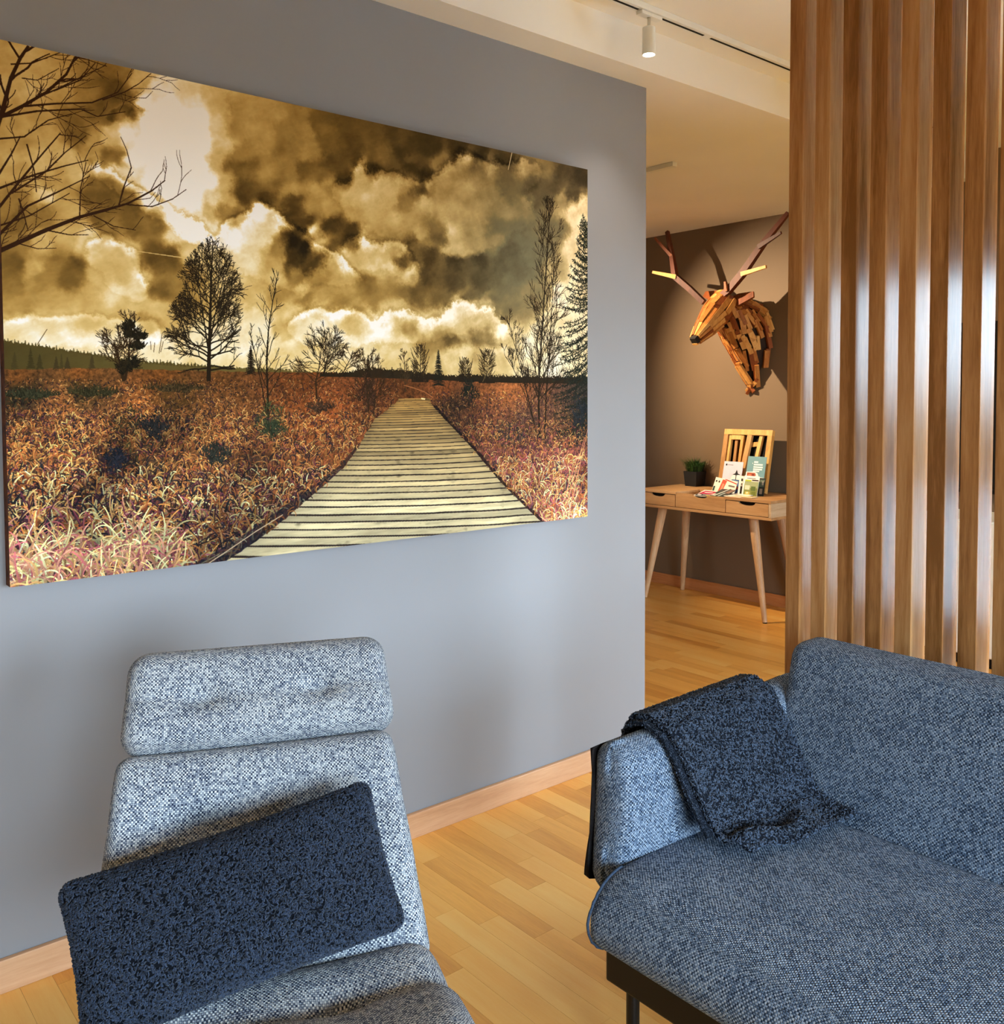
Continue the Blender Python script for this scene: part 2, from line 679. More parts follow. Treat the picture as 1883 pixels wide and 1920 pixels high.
# skirting boards
SK, SKH = 0.015, 0.08
def skirt(name, x0, x1, y0, y1, mat, label=None):
    o = box(name, x0, x1, y0, y1, 0.0, SKH, mat, bevel=0.003)
    return tag(o, label, kind='structure')
skirt('baseboard_left', XB, WE, YW - SK, YW, M['skirt'], 'pale oak baseboard along the grey wall')
skirt('baseboard_end', WE, WE + SK + 0.004, YW - SK, YW + WT + SK, M['skirt_y'], 'oak baseboard wrapping the free end of the grey wall')
skirt('baseboard_far', XF - SK, XF, 1.35, YH, M['skirt_y'], 'oak baseboard along the far wall under the desk')

# paved terrace outside the far window
tag(box('terrace', XF + 0.25, XF + 9.0, -9.0, 7.0, -0.14, -0.04, plain('pale_paving', srgb(214, 212, 208), 0.8, 0.2, var=0.08, scale=3)), 'pale paved terrace outside the far window', kind='structure')

# parquet: staves along Y, the largest in view are parts of their own
floor = tag(box('floor', XB, XF, YR, YH, -0.14, -0.012, M['sub'], origin=(0, 0, 0)), 'oak parquet floor of short staves', kind='structure')
SW, GAP = 0.071, 0.0006
LENS = (0.34, 0.42, 0.50, 0.58)
def stave_geo(x, y, L):
    v, f = box_geo(x, x + SW - GAP, y, y + L - GAP, -0.012, 0.0)
    return v, [q for k, q in enumerate(f) if k != 0]
VIEWS = [(780, 1180, 1400, 1925), (-5, 230, 1740, 1925), (1205, 1478, 1075, 1400)]
cand, rest = [], []
rs = random.Random(3)
x = XB
while x < XF - 0.01:
    y = YR - rs.random() * 0.5
    while y < YH:
        L = rs.choice(LENS)
        if y > YR - 0.6 and y + L < YH + 0.6:
            yy0 = y
            cx, cy = x + SW / 2, y + L / 2
            score = 0.0
            if EYE.x is not None and (Vector((cx, cy, 0)) - EYE).dot(_f) > 0.5:
                px, py, dep = to_px((cx, cy, 0))
                for (u0, u1, v0, v1) in VIEWS:
                    if u0 - 25 < px < u1 + 25 and v0 - 10 < py < v1 + 25:
                        hidden = cy > YW and cx < WE      # behind the canvas wall
                        if not hidden:
                            score = L / dep ** 3
            (cand if score > 0 else rest).append((score, x, y, L))
        y += L
    x += SW
cand.sort(reverse=True)
proto = {}
for s, x, y, L in cand[:300]:
    if L not in proto:
        v, f = stave_geo(0, 0, L)
        me = bpy.data.meshes.new('stave')
        me.from_pydata(v, [], f)
        me.materials.append(M['floor'])
        proto[L] = me
    o = bpy.data.objects.new('stave', proto[L])
    o.parent = floor
    o.location = (x, y, 0)
    COL.objects.link(o)
v, f = merge([stave_geo(x, y, L) for s, x, y, L in cand[300:] + rest])
tag(add('stave_field', v, f, M['floor'], floor, origin=(0, 0, 0)), kind='stuff')

# ------------------------------------------------------------------ slat screen behind the sofa
XS = 2.20
SP = 0.0772                     # pitch
SWD, SDP = 0.0418, 0.077        # face width, depth
Y1 = XS * 0.6433                # free end
screen = tag(empty('slat_screen', (XS + SDP / 2, Y1 - 0.6, 0)), 'floor to ceiling screen of upright varnished oak slats behind the sofa', 'room divider')
NSL = 20
for i in range(NSL):
    ye = Y1 - i * SP
    box('slat', XS, XS + SDP, ye - SWD, ye, 0.02, ZU - 0.02, M['slat'], screen, bevel=0.0015)
box('bottom_rail', XS - 0.0, XS + SDP, Y1 - NSL * SP, Y1, 0.0, 0.02, M['slat'], screen)
box('top_rail', XS, XS + SDP, Y1 - NSL * SP, Y1, ZU - 0.02, ZU - 0.001, M['slat'], screen)

# ------------------------------------------------------------------ track lighting
YT = 2.125
track = tag(empty('light_track', (1.4, YT, ZU)), 'white ceiling light track with a black slot above the grey wall', 'light track')
box('rail', XB + 0.3, XF - 0.6, YT - 0.018, YT + 0.018, ZU - 0.022, ZU - 0.0005, M['white_metal'], track, bevel=0.002)
pA = at(1217, 45, Y=YT)
SPOTX = [pA.x, 3.62]
def gaps():
    cuts = sorted([(s - 0.055, s + 0.06) for s in SPOTX] + [(at(1290, 66, Z=ZU).x, at(1304, 71, Z=ZU).x)])
    cur = XB + 0.32
    for a, b in cuts:
        yield cur, a
        cur = b
    yield cur, XF - 0.62
for a, b in gaps():
    box('slot', a, b, YT - 0.0045, YT + 0.0045, ZU - 0.0232, ZU - 0.0215, M['black'], track)

M['lens'] = glow('spot_lens_glow', (1.0, 0.86, 0.66, 1), 26.0)
def spot(x, label, energy, size, color=(1.0, 0.92, 0.82), tilt=0.0):
    s = tag(empty('track_spot', (x, YT, ZU - 0.024)), label, 'spotlight', 'spotlights on the lounge track')
    z = ZU - 0.024
    box('adapter', x - 0.05, x + 0.055, YT - 0.014, YT + 0.014, z - 0.012, z, M['white_metal'], s, bevel=0.002)
    v, f = tube_geo([(x, YT, z - 0.012), (x, YT, z - 0.046)], [0.0055, 0.0055], 12)
    add('stem', v, f, M['chrome'], s, smooth=False)
    v, f = lathe_geo((x, YT, z - 0.046), [(0.0, 0.0), (0.0215, 0.0), (0.0225, -0.002), (0.0225, -0.092), (0.0205, -0.092), (0.0195, -0.086), (0.0, -0.086)][::-1], 28)
    add('housing', v, f, M['white_metal'], s, smooth=False)
    v, f = lathe_geo((x, YT, z - 0.046), [(0.0, -0.0885), (0.0193, -0.0885), (0.0193, -0.0865), (0.0, -0.0865)], 24)
    add('lens', v, f, M['lens'], s)
    d = bpy.data.lights.new('spot_beam', 'SPOT')
    d.energy, d.color, d.spot_size, d.spot_blend, d.shadow_soft_size = energy, color, math.radians(size), 1.0, 0.02
    o = bpy.data.objects.new('spot_beam', d)
    o.parent = s
    o.location = (0, 0, -0.142)
    o.rotation_euler = (tilt, 0, 0)
    COL.objects.link(o)
    return s
M['chrome'] = plain('brushed_steel', srgb(200, 198, 190), 0.3, 0.5, 1.0, var=0.03)
spot(SPOTX[0], 'lit white cylinder spotlight hanging in front of the white ceiling edge', 14, 95)
spot(SPOTX[1], 'white cylinder spotlight on the track hidden behind the oak slats', 14, 95)

# hall track whose end shows past the grey wall; its spot lights the stag head
XT = 3.60
hp = at(1266, 303, Z=ZL)
XT = hp.x
htrack = tag(empty('hall_light_track', (XT, hp.y + 1.0, ZL)), 'slim white light track on the hall ceiling, its end past the grey wall', 'light track')
box('rail', XT - 0.018, XT + 0.018, hp.y, 5.9, ZL - 0.024, ZL - 0.0005, M['white_metal'], htrack, bevel=0.002)
def hall_spot(HS, target, label, energy, color, size):
    hs = tag(empty('hall_spot', HS), label, 'spotlight', 'spotlights on the hall track')
    aim = (target - HS).normalized()
    v, f = tube_geo([HS + Vector((0, 0, 0.066)), HS], [0.006, 0.006], 10)
    add('stem', v, f, M['chrome'], hs)
    v, f = tube_geo([HS - aim * 0.04, HS + aim * 0.055], [0.024, 0.024], 20)
    add('housing', v, f, M['white_metal'], hs)
    d = bpy.data.lights.new('hall_beam', 'SPOT')
    d.energy, d.color, d.spot_size, d.spot_blend, d.shadow_soft_size = energy, color, math.radians(size), 1.0, 0.012
    o = bpy.data.objects.new('hall_beam', d)
    o.parent = hs
    o.location = aim * 0.07
    o.rotation_euler = aim.to_track_quat('-Z', 'Y').to_euler()
    COL.objects.link(o)
hall_spot(Vector((XT, 4.62, ZL - 0.09)), Vector((XF, 3.30, 1.35)), 'hall spotlight hidden behind the grey wall, aimed at the stag head', 330, (1.0, 0.76, 0.48), 72)
hall_spot(Vector((XT, 5.45, ZL - 0.09)), Vector((XT - 0.6, YH, 1.3)), 'unseen hall spotlight added behind the grey wall to brighten the hall, aimed at the white end wall', 110, (1.0, 0.86, 0.72), 80)  # extra unseen spot, added for bounce light on the hall ceiling
# ------------------------------------------------------------------ lounge chair
M['chair'] = weave('light_grey_blue_tweed', srgb(34, 44, 66), srgb(116, 124, 138), srgb(214, 215, 212), 0.0032, 0.42, 0.7)
M['sofa'] = weave('slate_blue_tweed', srgb(36, 47, 64), srgb(92, 110, 134), srgb(166, 178, 192), 0.0036, 0.46, 0.8)
M['sofa_pipe'] = plain('slate_blue_piping', srgb(58, 70, 88), 0.9, 0.1, var=0.35, scale=400)
M['felt'] = plain('charcoal_lining', srgb(38, 34, 34), 0.9, 0.1, var=0.25, scale=300)
M['yarn'] = yarn('navy_boucle_yarn', srgb(12, 17, 27), srgb(52, 63, 84))
M['yarn_core'] = plain('navy_boucle_ground', srgb(10, 13, 19), 0.95, 0.1)
M['throw'] = yarn('slate_boucle_yarn', srgb(20, 27, 39), srgb(82, 96, 118))
M['throw_core'] = plain('slate_boucle_ground', srgb(18, 22, 30), 0.95, 0.1)

CA = math.radians(-23.45)
cw = Vector((math.cos(CA), math.sin(CA), 0))                  # across the chair, left to right
cf = Vector((math.sin(CA), -math.cos(CA), 0))                 # the way it faces
cu3 = Vector((0, 0, 1))
CB = at(497, 1832, D=1.61)                                    # middle of the seat / back crease
CT = at(488, 1207, D=1.85)                                    # middle of the top edge
up = (CT - CB)
up = (up - cw * up.dot(cw))
CL = up.length
up.normalize()
cn = cw.cross(up)                                             # out of the backrest, towards the sitter
if cn.dot(cf) < 0:
    cn = -cn
chair = tag(empty('lounge_chair', (CB.x, CB.y, 0)), 'light grey tweed lounge chair with buttoned headrest in front of the grey wall', 'chair')

def tuft(P, spots, depth, sig, front=+1):
    for (a, b) in spots:
        g = np.exp(-((P[:, 0] - a) ** 2 / (2 * sig[0] ** 2) + (P[:, 1] - b) ** 2 / (2 * sig[1] ** 2)))
        P[:, 2] -= depth * g * (P[:, 2] * front > 0)
    return P

def head_def(P):
    y = P[:, 1]
    w = 0.2440 + 0.014 * (0.5 - y / HH)                       # flares a little downwards
    P[:, 0] *= w / 0.26
    m = np.clip(P[:, 2] / 0.03, 0, 1)
    P[:, 2] += m * (0.012 * np.exp(-((y - 0.05) / 0.05) ** 2) + 0.014 * np.exp(-((y + 0.045) / 0.045) ** 2) - 0.005 * np.exp(-((y - 0.0) / 0.010) ** 2))
    P = tuft(P, [(-0.112, 0.0), (0.112, 0.003)], 0.026, (0.028, 0.016))
    P[:, 1] += -0.006 * (P[:, 0] / 0.26) ** 2 * (P[:, 1] > 0)
    P[:, 2] += 0.025 * (P[:, 0] / 0.26) ** 2
    return P
HH = CL * 0.335
hc = CT - up * (HH / 2) - cn * 0.02
P, F, UV = soft_box(0.52, HH, 0.085, (0.042, 0.040, 0.036), 0.008, head_def)
add('headrest', frame(P, hc, cw, up, cn), F, M['chair'], chair, uv=UV, smooth=True)

BH = CL * 0.70
def back_def(P):
    y = P[:, 1] / BH                                         # -0.5 .. 0.5
    w = 0.252 + 0.040 * (0.5 - y)
    P[:, 0] *= w / 0.26
    m = np.clip(P[:, 2] / 0.03, 0, 1)
    yy = P[:, 1]
    P[:, 2] += m * (0.016 * np.exp(-((yy - 0.14) / 0.055) ** 2) + 0.020 * np.exp(-((yy - 0.0) / 0.07) ** 2) + 0.016 * np.exp(-((yy + 0.13) / 0.06) ** 2))
    P[:, 2] -= m * 0.005 * np.exp(-((yy - 0.075) / 0.012) ** 2)
    P = tuft(P, [(-0.112, 0.072), (0.112, 0.075)], 0.028, (0.030, 0.018))
    P[:, 2] += 0.03 * (P[:, 0] / 0.27) ** 2
    return P
bc = CB + up * (BH / 2 - 0.018) - cn * 0.02
P, F, UV = soft_box(0.52, BH, 0.095, (0.030, 0.026, 0.034), 0.008, back_def, (0.3, 0.7))
add('backrest', frame(P, bc, cw, up, cn), F, M['chair'], chair, uv=UV, smooth=True)

# seat cushion: rises from the crease to a rolled front
SD = 0.54
def seat_def(P):
    y = P[:, 1]                                              # + towards the front
    w = 0.286 + 0.025 * np.clip((y + SD / 2) / 0.2, 0, 1)
    P[:, 0] *= w / 0.29
    m = P[:, 2] > 0
    P[:, 2] += m * (0.018 * np.exp(-((y + 0.20) / 0.05) ** 2) + 0.02 * np.exp(-((y - 0.05) / 0.13) ** 2))
    P[:, 2] -= m * 0.012 * np.exp(-((y + 0.115) / 0.02) ** 2)
    P = tuft(P, [(-0.11, -0.115), (0.11, -0.115)], 0.022, (0.035, 0.022))
    P[:, 2] += 0.02 * (P[:, 0] / 0.29) ** 2 + 0.10 * (y + SD / 2)
    return P
sc = Vector((CB.x, CB.y, CB.z)) + cf * (SD / 2 - 0.005) - Vector((0, 0, 0.055))
P, F, UV = soft_box(0.58, SD, 0.13, (0.055, 0.055, 0.055), 0.011, seat_def, (0.9, 0.1))
add('seat_cushion', frame(P, sc, cw, cf, cu3), F, M['chair'], chair, uv=UV, smooth=True)
# hidden shell and swivel base that carry the cushions
v, f = stick_geo(CB - cn * 0.085 + up * 0.02, CB - cn * 0.085 + up * (CL * 0.86), 0.36, 0.02, 0.34, 0.02, up=cn)
add('back_shell', v, f, M['black_metal'], chair)
b0 = sc - Vector((0, 0, 0.14))
v, f = tube_geo([(b0.x, b0.y, b0.z + 0.09), (b0.x, b0.y, 0.03)], [0.03, 0.03], 16)
add('pedestal', v, f, M['black_metal'], chair)
for k in range(4):
    a = CA + math.pi / 4 + k * math.pi / 2
    e = Vector((b0.x + 0.31 * math.cos(a), b0.y + 0.31 * math.sin(a), 0.011))
    v, f = stick_geo((b0.x, b0.y, 0.05), e, 0.05, 0.022, 0.035, 0.018)
    add('foot', v, f, M['black_metal'], chair)

# ------------------------------------------------------------------ boucle cushion on the chair
def pillow_def(P):
    a, b = P[:, 0] / 0.262, P[:, 1] / 0.125
    bulge = np.clip(1 - np.abs(a) ** 2.6, 0, 1) ** 0.6 * np.clip(1 - np.abs(b) ** 2.6, 0, 1) ** 0.6
    P[:, 2] = P[:, 2] * (0.16 + 0.95 * bulge)
    P[:, 0] *= 1 - 0.035 * (1 - b ** 2)
    P[:, 1] *= 1 - 0.05 * (1 - a ** 2)
    return P
pc = at(446, 1700, D=1.532)
th = math.radians(11.5)
pup = (up * 0.93 + cf * 0.0 + Vector((0, 0, 1)) * 0.10).normalized()
pup = (pup - cw * pup.dot(cw)).normalized()
pn = cw.cross(pup)
if pn.dot(cf) < 0:
    pn = -pn
pe = cw * math.cos(th) + pup * math.sin(th)
pv = -cw * math.sin(th) + pup * math.cos(th)
P, F, UV = soft_box(0.524, 0.250, 0.11, (0.025, 0.025, 0.05), 0.012, pillow_def)
PW = frame(P, pc, pe, pv, pn)
pil = tag(empty('throw_pillow', Vector((pc.x, pc.y, PW[:, 2].min()))), 'dark navy boucle lumbar cushion lying aslant on the lounge chair', 'cushion')
add('cover', PW, F, M['yarn_core'], pil, smooth=True)
sp, sn = sample_surface(PW, F, 24000, keep=lambda c, n: np.where((n @ np.array(pn)) > -0.3, 1.0, 0.25))
v, f = curls(sp, sn, 0.0058, 0.00125, 0.0016)
tag(add_np('boucle_pile', v, f, M['yarn'], pil), kind='stuff')

# ------------------------------------------------------------------ sofa
YE, YS = 1.262, -0.95           # ends of the sofa along Y
sofa = tag(empty('sofa', (1.65, (YE + YS) / 2, 0)), 'slate blue tweed sofa with black metal base in front of the oak slats', 'sofa')
SX0, SX1 = 1.272, 1.905
def sofa_seat_def(P):
    m = P[:, 2] > 0
    x = P[:, 0]
    P[:, 2] += m * (0.008 * np.exp(-((x + 0.05) / 0.2) ** 2) - 0.02 * np.exp(-((P[:, 1] - P[:, 1].max()) / 0.05) ** 2) * 0.4)
    P[:, 0] += -0.022 * np.exp(-((P[:, 2] + 0.01) / 0.05) ** 2) * (x < -0.2) * np.clip((P[:, 1].max() - P[:, 1]) / 0.03, 0, 1)
    return P
P, F, UV = soft_box(SX1 - SX0, YE - YS, 0.165, (0.075, 0.03, 0.065), 0.016, sofa_seat_def)
seat_c = Vector(((SX0 + SX1) / 2, (YE + YS) / 2, 0.2875 + 0.0825))
P_SEAT = P + np.array(seat_c)
add('seat', P_SEAT, F, M['sofa'], sofa, uv=UV, smooth=True)

# backrest: leans back, rounded top and end
BZ0, BZ1, BT = 0.36, 0.805, 0.13
def sofa_back_def(P):
    z = P[:, 2] + (BZ0 + BZ1) / 2
    P[:, 0] += 1.866 + BT / 2 + 0.215 * (z - 0.45)
    P[:, 0] -= 0.012 * np.exp(-((z - 0.62) / 0.12) ** 2) * (P[:, 0] < 2.2)
    P[:, 2] = z
    return P
YBK = 1.238
P, F, UV = soft_box(BT, YBK - YS, BZ1 - BZ0, (0.035, 0.028, 0.035), 0.016, sofa_back_def, (0.2, 0.4))
P[:, 1] += (YBK + YS) / 2
add('backrest', P, F, M['sofa'], sofa, uv=UV, smooth=True)

# arm at the near end of the grey wall: curved panel with lining outside and piping
AX0, AX1, AY0, AY1, AZ0, AZ1 = 1.362, 2.05, 1.225, 1.325, 0.365, 0.69
def arm_def(P):
    x = P[:, 0] + (AX0 + AX1) / 2
    z = P[:, 2] + (AZ0 + AZ1) / 2
    y = P[:, 1] + (AY0 + AY1) / 2
    fr = np.clip((1.62 - x) / 0.28, 0, 1)
    hi = np.clip((z - 0.40) / 0.29, 0, 1)
    y = y + 0.030 * fr ** 2 * np.clip((1.29 - P[:, 1] - 1.25), 0, 1) * 0 + 0.028 * fr ** 2 * (P[:, 1] < 0) + 0.012 * fr
    x = x - 0.016 * (1 - hi) * (P[:, 0] < -0.2)
    y = y - 0.020 * np.exp(-((z - 0.55) / 0.11) ** 2) * (P[:, 1] < 0)
    z = z - 0.010 * (hi > 0.5) * fr + 0.012 * np.clip((x - 1.75) / 0.3, 0, 1) * hi
    return np.stack([x, y, z], axis=1)
P, F, UV = soft_box(AX1 - AX0, AY1 - AY0, AZ1 - AZ0, (0.022, 0.046, 0.046), 0.012, arm_def, (0.5, 0.2))
arm = add('armrest', P, F, M['sofa'], sofa, uv=UV, smooth=True)
def lin(P):
    Q = arm_def(P.copy())
    Q[:, 1] += 0.044
    return Q
P2, F2, U2 = soft_box(AX1 - AX0 - 0.004, 0.012, AZ1 - AZ0 - 0.03, (0.004, 0.004, 0.02), 0.02, lin)
add('outer_lining', P2, F2, M['felt'], arm, smooth=True)
# piping along the seat's end seam, following the cushion's own outline
SV = P_SEAT
band = SV[(SV[:, 1] > YE - 0.036) & (SV[:, 1] < YE - 0.014)]
pc0 = np.array([SX0 + 0.075, 0.372])
ang = np.arctan2(band[:, 2] - pc0[1], band[:, 0] - pc0[0])
rad_ = np.hypot(band[:, 2] - pc0[1], band[:, 0] - pc0[0])
pts = []
for k in range(24):
    a = math.radians(232 - k * 6.2)
    dlt = np.abs((ang - a + math.pi) % (2 * math.pi) - math.pi)
    sel = dlt < 0.16
    if sel.any():
        r_ = rad_[sel].max() - 0.0005
        pts.append((pc0[0] + r_ * math.cos(a), YE - 0.026, pc0[1] + r_ * math.sin(a)))
v, f = tube_geo(pts, [0.0030] * len(pts), 8)
add('piping', v, f, M['sofa_pipe'], sofa, smooth=True)
# metal base: one beam all round and tube legs
box('base_frame', 1.315, 1.345, YS + 0.05, YE - 0.012, 0.222, 0.289, M['black_metal'], sofa, bevel=0.004)
box('base_frame', 1.345, 1.98, YE - 0.045, YE - 0.012, 0.222, 0.289, M['black_metal'], sofa, bevel=0.004)
box('base_frame', 1.98, 2.01, YS + 0.05, YE - 0.012, 0.222, 0.36, M['black_metal'], sofa, bevel=0.004)
for lx in (1.352, 1.96):
    for ly in (YE - 0.052, YS + 0.12):
        v, f = tube_geo([(lx, ly, 0.23), (lx, ly, 0.0)], [0.0135, 0.0135], 20)
        add('leg', v, f, M['black_metal'], sofa)

# ------------------------------------------------------------------ boucle throw over the sofa arm
def throw_profile(s, k):
    """point of the throw at s in 0..1 (outside hem -> seat hem) and k in 0..1 along the arm"""
    zt = 0.708 + 0.008 * k
    prof = [(1.352, 0.50), (1.362, 0.58), (1.358, 0.66), (1.330, zt - 0.006), (1.285, zt + 0.004), (1.235, zt - 0.014), (1.200, 0.645), (1.168, 0.580), (1.135, 0.520), (1.105, 0.479), (1.070, 0.472), (1.045, 0.470)]
    t = s * (len(prof) - 1)
    i = min(int(t), len(prof) - 2)
    w = t - i
    w = w * w * (3 - 2 * w) * 0.3 + w * 0.7
    return prof[i][0] * (1 - w) + prof[i + 1][0] * w, prof[i][1] * (1 - w) + prof[i + 1][1] * w
NU, NV = 46, 78
TV = np.zeros((NU, NV, 3))
for i in range(NU):
    k = i / (NU - 1)
    for j in range(NV):
        s = j / (NV - 1)
        y, z = throw_profile(s, k)
        x0 = 1.485 + 0.06 * max(0, s - 0.45) / 0.55
        x1 = 1.872 + 0.03 * max(0, (0.55 - s)) - 0.01 * s
        x = x0 + (x1 - x0) * k
        inner = max(0.0, (s - 0.5) / 0.5)
        y += inner * (0.045 * (0.3 - k) + 0.010 * math.sin(k * 9 + 0.6))
        z += inner * 0.010 * math.sin(k * 13 + s * 7) * (1 - inner * 0.4)
        if s > 0.78:
            h = (s - 0.78) / 0.22
            z += 0.022 * math.exp(-((h - 0.45 - 0.2 * math.sin(k * 5)) / 0.22) ** 2) * (0.5 + 0.5 * math.sin(k * 5.0 + 0.4)) + 0.010
        TV[i, j] = (x, y, z)
# thickness: offset along normals
du = np.gradient(TV, axis=0)
dv = np.gradient(TV, axis=1)
nn = np.cross(dv, du)
nn /= np.linalg.norm(nn, axis=2)[..., None]
if nn[NU // 2, NV // 3, 2] < 0:
    nn = -nn
TH = 0.009
top, bot = TV + nn * TH * 0.5, TV - nn * TH * 0.5
V = np.concatenate([top.reshape(-1, 3), bot.reshape(-1, 3)])
n1 = NU * NV
F = []
for i in range(NU - 1):
    for j in range(NV - 1):
        a, b, c, d_ = i * NV + j, (i + 1) * NV + j, (i + 1) * NV + j + 1, i * NV + j + 1
        F.append((a, b, c, d_))
        F.append((a + n1, d_ + n1, c + n1, b + n1))
for i in range(NU - 1):
    for j in (0, NV - 1):
        a, b = i * NV + j, (i + 1) * NV + j
        F.append((a, a + n1, b + n1, b) if j == 0 else (a, b, b + n1, a + n1))
for j in range(NV - 1):
    for i in (0, NU - 1):
        a, b = i * NV + j, i * NV + j + 1
        F.append((a, b, b + n1, a + n1) if i == 0 else (a, a + n1, b + n1, b))
# make outward
cV = V[np.array(F[0])]
if np.dot(np.cross(cV[1] - cV[0], cV[2] - cV[0]), nn[0, 0]) < 0:
    F = [tuple(reversed(q)) for q in F]
thr = tag(empty('throw_blanket', (1.68, 1.2, V[:, 2].min())), 'slate blue boucle throw draped over the sofa arm onto the seat', 'blanket')
add('cloth', V, F, M['throw_core'], thr, smooth=True)
# the folded second layer that shows along the front hem
L2 = TV[:5, 22:60].copy()
L2[..., 0] -= 0.018
L2 = L2 - nn[:5, 22:60] * 0.011
g, h = L2.shape[:2]
V2 = np.concatenate([(L2 + nn[:5, 22:60] * 0.004).reshape(-1, 3), (L2 - nn[:5, 22:60] * 0.004).reshape(-1, 3)])
F2 = []
for i in range(g - 1):
    for j in range(h - 1):
        a, b, c, d_ = i * h + j, (i + 1) * h + j, (i + 1) * h + j + 1, i * h + j + 1
        F2.append((a, b, c, d_))
        F2.append((a + g * h, d_ + g * h, c + g * h, b + g * h))
for j in range(h - 1):
    a = j
    F2.append((a, a + 1, a + 1 + g * h, a + g * h))
add('folded_layer', V2, F2, M['throw_core'], thr, smooth=True)
sp, sn = sample_surface(V, F, 26000, keep=lambda c, n: np.where((n[:, 1] < -0.05) | (n[:, 2] > 0.0) | (n[:, 0] < -0.5), 1.0, 0.2))
va, fa = curls(sp, sn, 0.0058, 0.00125, 0.0016)
sp, sn = sample_surface(V2, F2, 2600)
vb, fb = curls(sp, sn, 0.0058, 0.00125, 0.0016)
tag(add_np('boucle_pile', np.concatenate([va, vb]), np.concatenate([fa, fb + len(va)]), M['throw'], thr), kind='stuff')
# ------------------------------------------------------------------ desk in the hall
M['desk_y'] = wood('mango_wood_top', srgb(150, 104, 60), srgb(188, 142, 94), srgb(210, 168, 120), 1, 0.5, per=1.2, contrast=1.1)
M['desk_leg'] = wood('mango_wood_leg', srgb(160, 116, 76), srgb(200, 156, 112), srgb(222, 184, 142), 2, 0.5, per=1.5, contrast=1.1)
M['desk_end'] = wood('mango_end_grain', srgb(176, 142, 104), srgb(206, 178, 142), srgb(226, 204, 172), 0, 0.55, per=2.0)
DX0, DX1, DY0, DY1, DZ0, DZ1 = 4.79, 5.245, 3.185, 4.245, 0.640, 0.762
desk = tag(empty('desk', ((DX0 + DX1) / 2, (DY0 + DY1) / 2, 0)), 'small wooden desk with three drawers and splayed legs against the far wall', 'desk')
yA, yB = 3.52, 3.925           # open tray between the two lids
T = 0.018
box('bottom_board', DX0 + 0.004, DX1, DY0, DY1, DZ0, DZ0 + T, M['desk_y'], desk, bevel=0.002)
box('side_board', DX0 + 0.002, DX1, DY0, DY0 + T, DZ0 + T, DZ1 - T, M['desk_end'], desk, bevel=0.001)
box('side_board', DX0 + 0.002, DX1, DY1 - T, DY1, DZ0 + T, DZ1 - T, M['desk_end'], desk, bevel=0.001)
box('back_board', DX1 - T, DX1, DY0 + T, DY1 - T, DZ0 + T, DZ1 - T, M['desk_y'], desk)
box('divider', DX0 + 0.022, DX1 - T, yA - T / 2, yA + T / 2, DZ0 + T, DZ1 - T, M['desk_y'], desk)
box('divider', DX0 + 0.022, DX1 - T, yB - T / 2, yB + T / 2, DZ0 + T, DZ1 - T, M['desk_y'], desk)
box('desktop', DX0, DX1, DY0, yA + T / 2, DZ1 - T, DZ1, M['desk_y'], desk, bevel=0.002)
box('desktop', DX0, DX1, yB - T / 2, DY1, DZ1 - T, DZ1, M['desk_y'], desk, bevel=0.002)
box('desktop', DX0 + 0.25, DX1, yA + T / 2, yB - T / 2, DZ1 - T, DZ1, M['desk_y'], desk, bevel=0.002)

def drawer_front(y0, y1, z0, z1):
    """front board with a shallow half-moon finger cut in its upper edge"""
    x0, x1 = DX0 + 0.004, DX0 + 0.0205
    c, hw, dp = (y0 + y1) / 2, 0.062, 0.021
    prof = [(y0, z0), (y1, z0), (y1, z1)]
    prof += [(c + hw * math.cos(math.pi * k / 12), z1 - dp * math.sin(math.pi * k / 12) ** 0.8) for k in range(13)]
    prof += [(y0, z1)]
    n = len(prof)
    V = [(x0, a, b) for a, b in prof] + [(x1, a, b) for a, b in prof]
    F = [tuple(range(n)), tuple(range(2 * n - 1, n - 1, -1))] + [((i + 1) % n, i, n + i, n + (i + 1) % n) for i in range(n)]
    return V, F
box('drawer_gap_shade', DX0 + 0.0215, DX0 + 0.024, DY0 + T, DY1 - T, DZ0 + T, DZ1 - T, M['black'], desk)  # black sheet put in as shade for the gaps round the drawer fronts
for (a, b, z1) in ((DY0 + T + 0.004, yA - 0.003, DZ1 - T - 0.004), (yA + 0.003, yB - 0.003, DZ1 - 0.006), (yB + 0.003, DY1 - T - 0.004, DZ1 - T - 0.004)):
    v, f = drawer_front(a, b, DZ0 + T + 0.004, z1)
    add('drawer_front', v, f, M['desk_y'], desk)
for (top, bot) in (((4.885, 3.375), (4.825, 3.245)), ((4.885, 4.105), (4.825, 4.215)), ((5.16, 3.36), (5.215, 3.25)), ((5.16, 4.12), (5.215, 4.20))):
    v, f = tube_geo([(top[0], top[1], DZ0 + 0.004), (top[0], top[1], DZ0 - 0.004)], [0.048, 0.042], 18)
    add('leg_plate', v, f, M['desk_leg'], desk)
    v, f = tube_geo([(top[0], top[1], DZ0 - 0.004), (bot[0], bot[1], 0.004)], [0.031, 0.0155], 18)
    lg = add('leg', v, f, M['desk_leg'], desk, smooth=False)
    v, f = tube_geo([(bot[0], bot[1], 0.006), (bot[0], bot[1], 0.0)], [0.0145, 0.0145], 14)
    add('foot_pad', v, f, M['black'], lg)

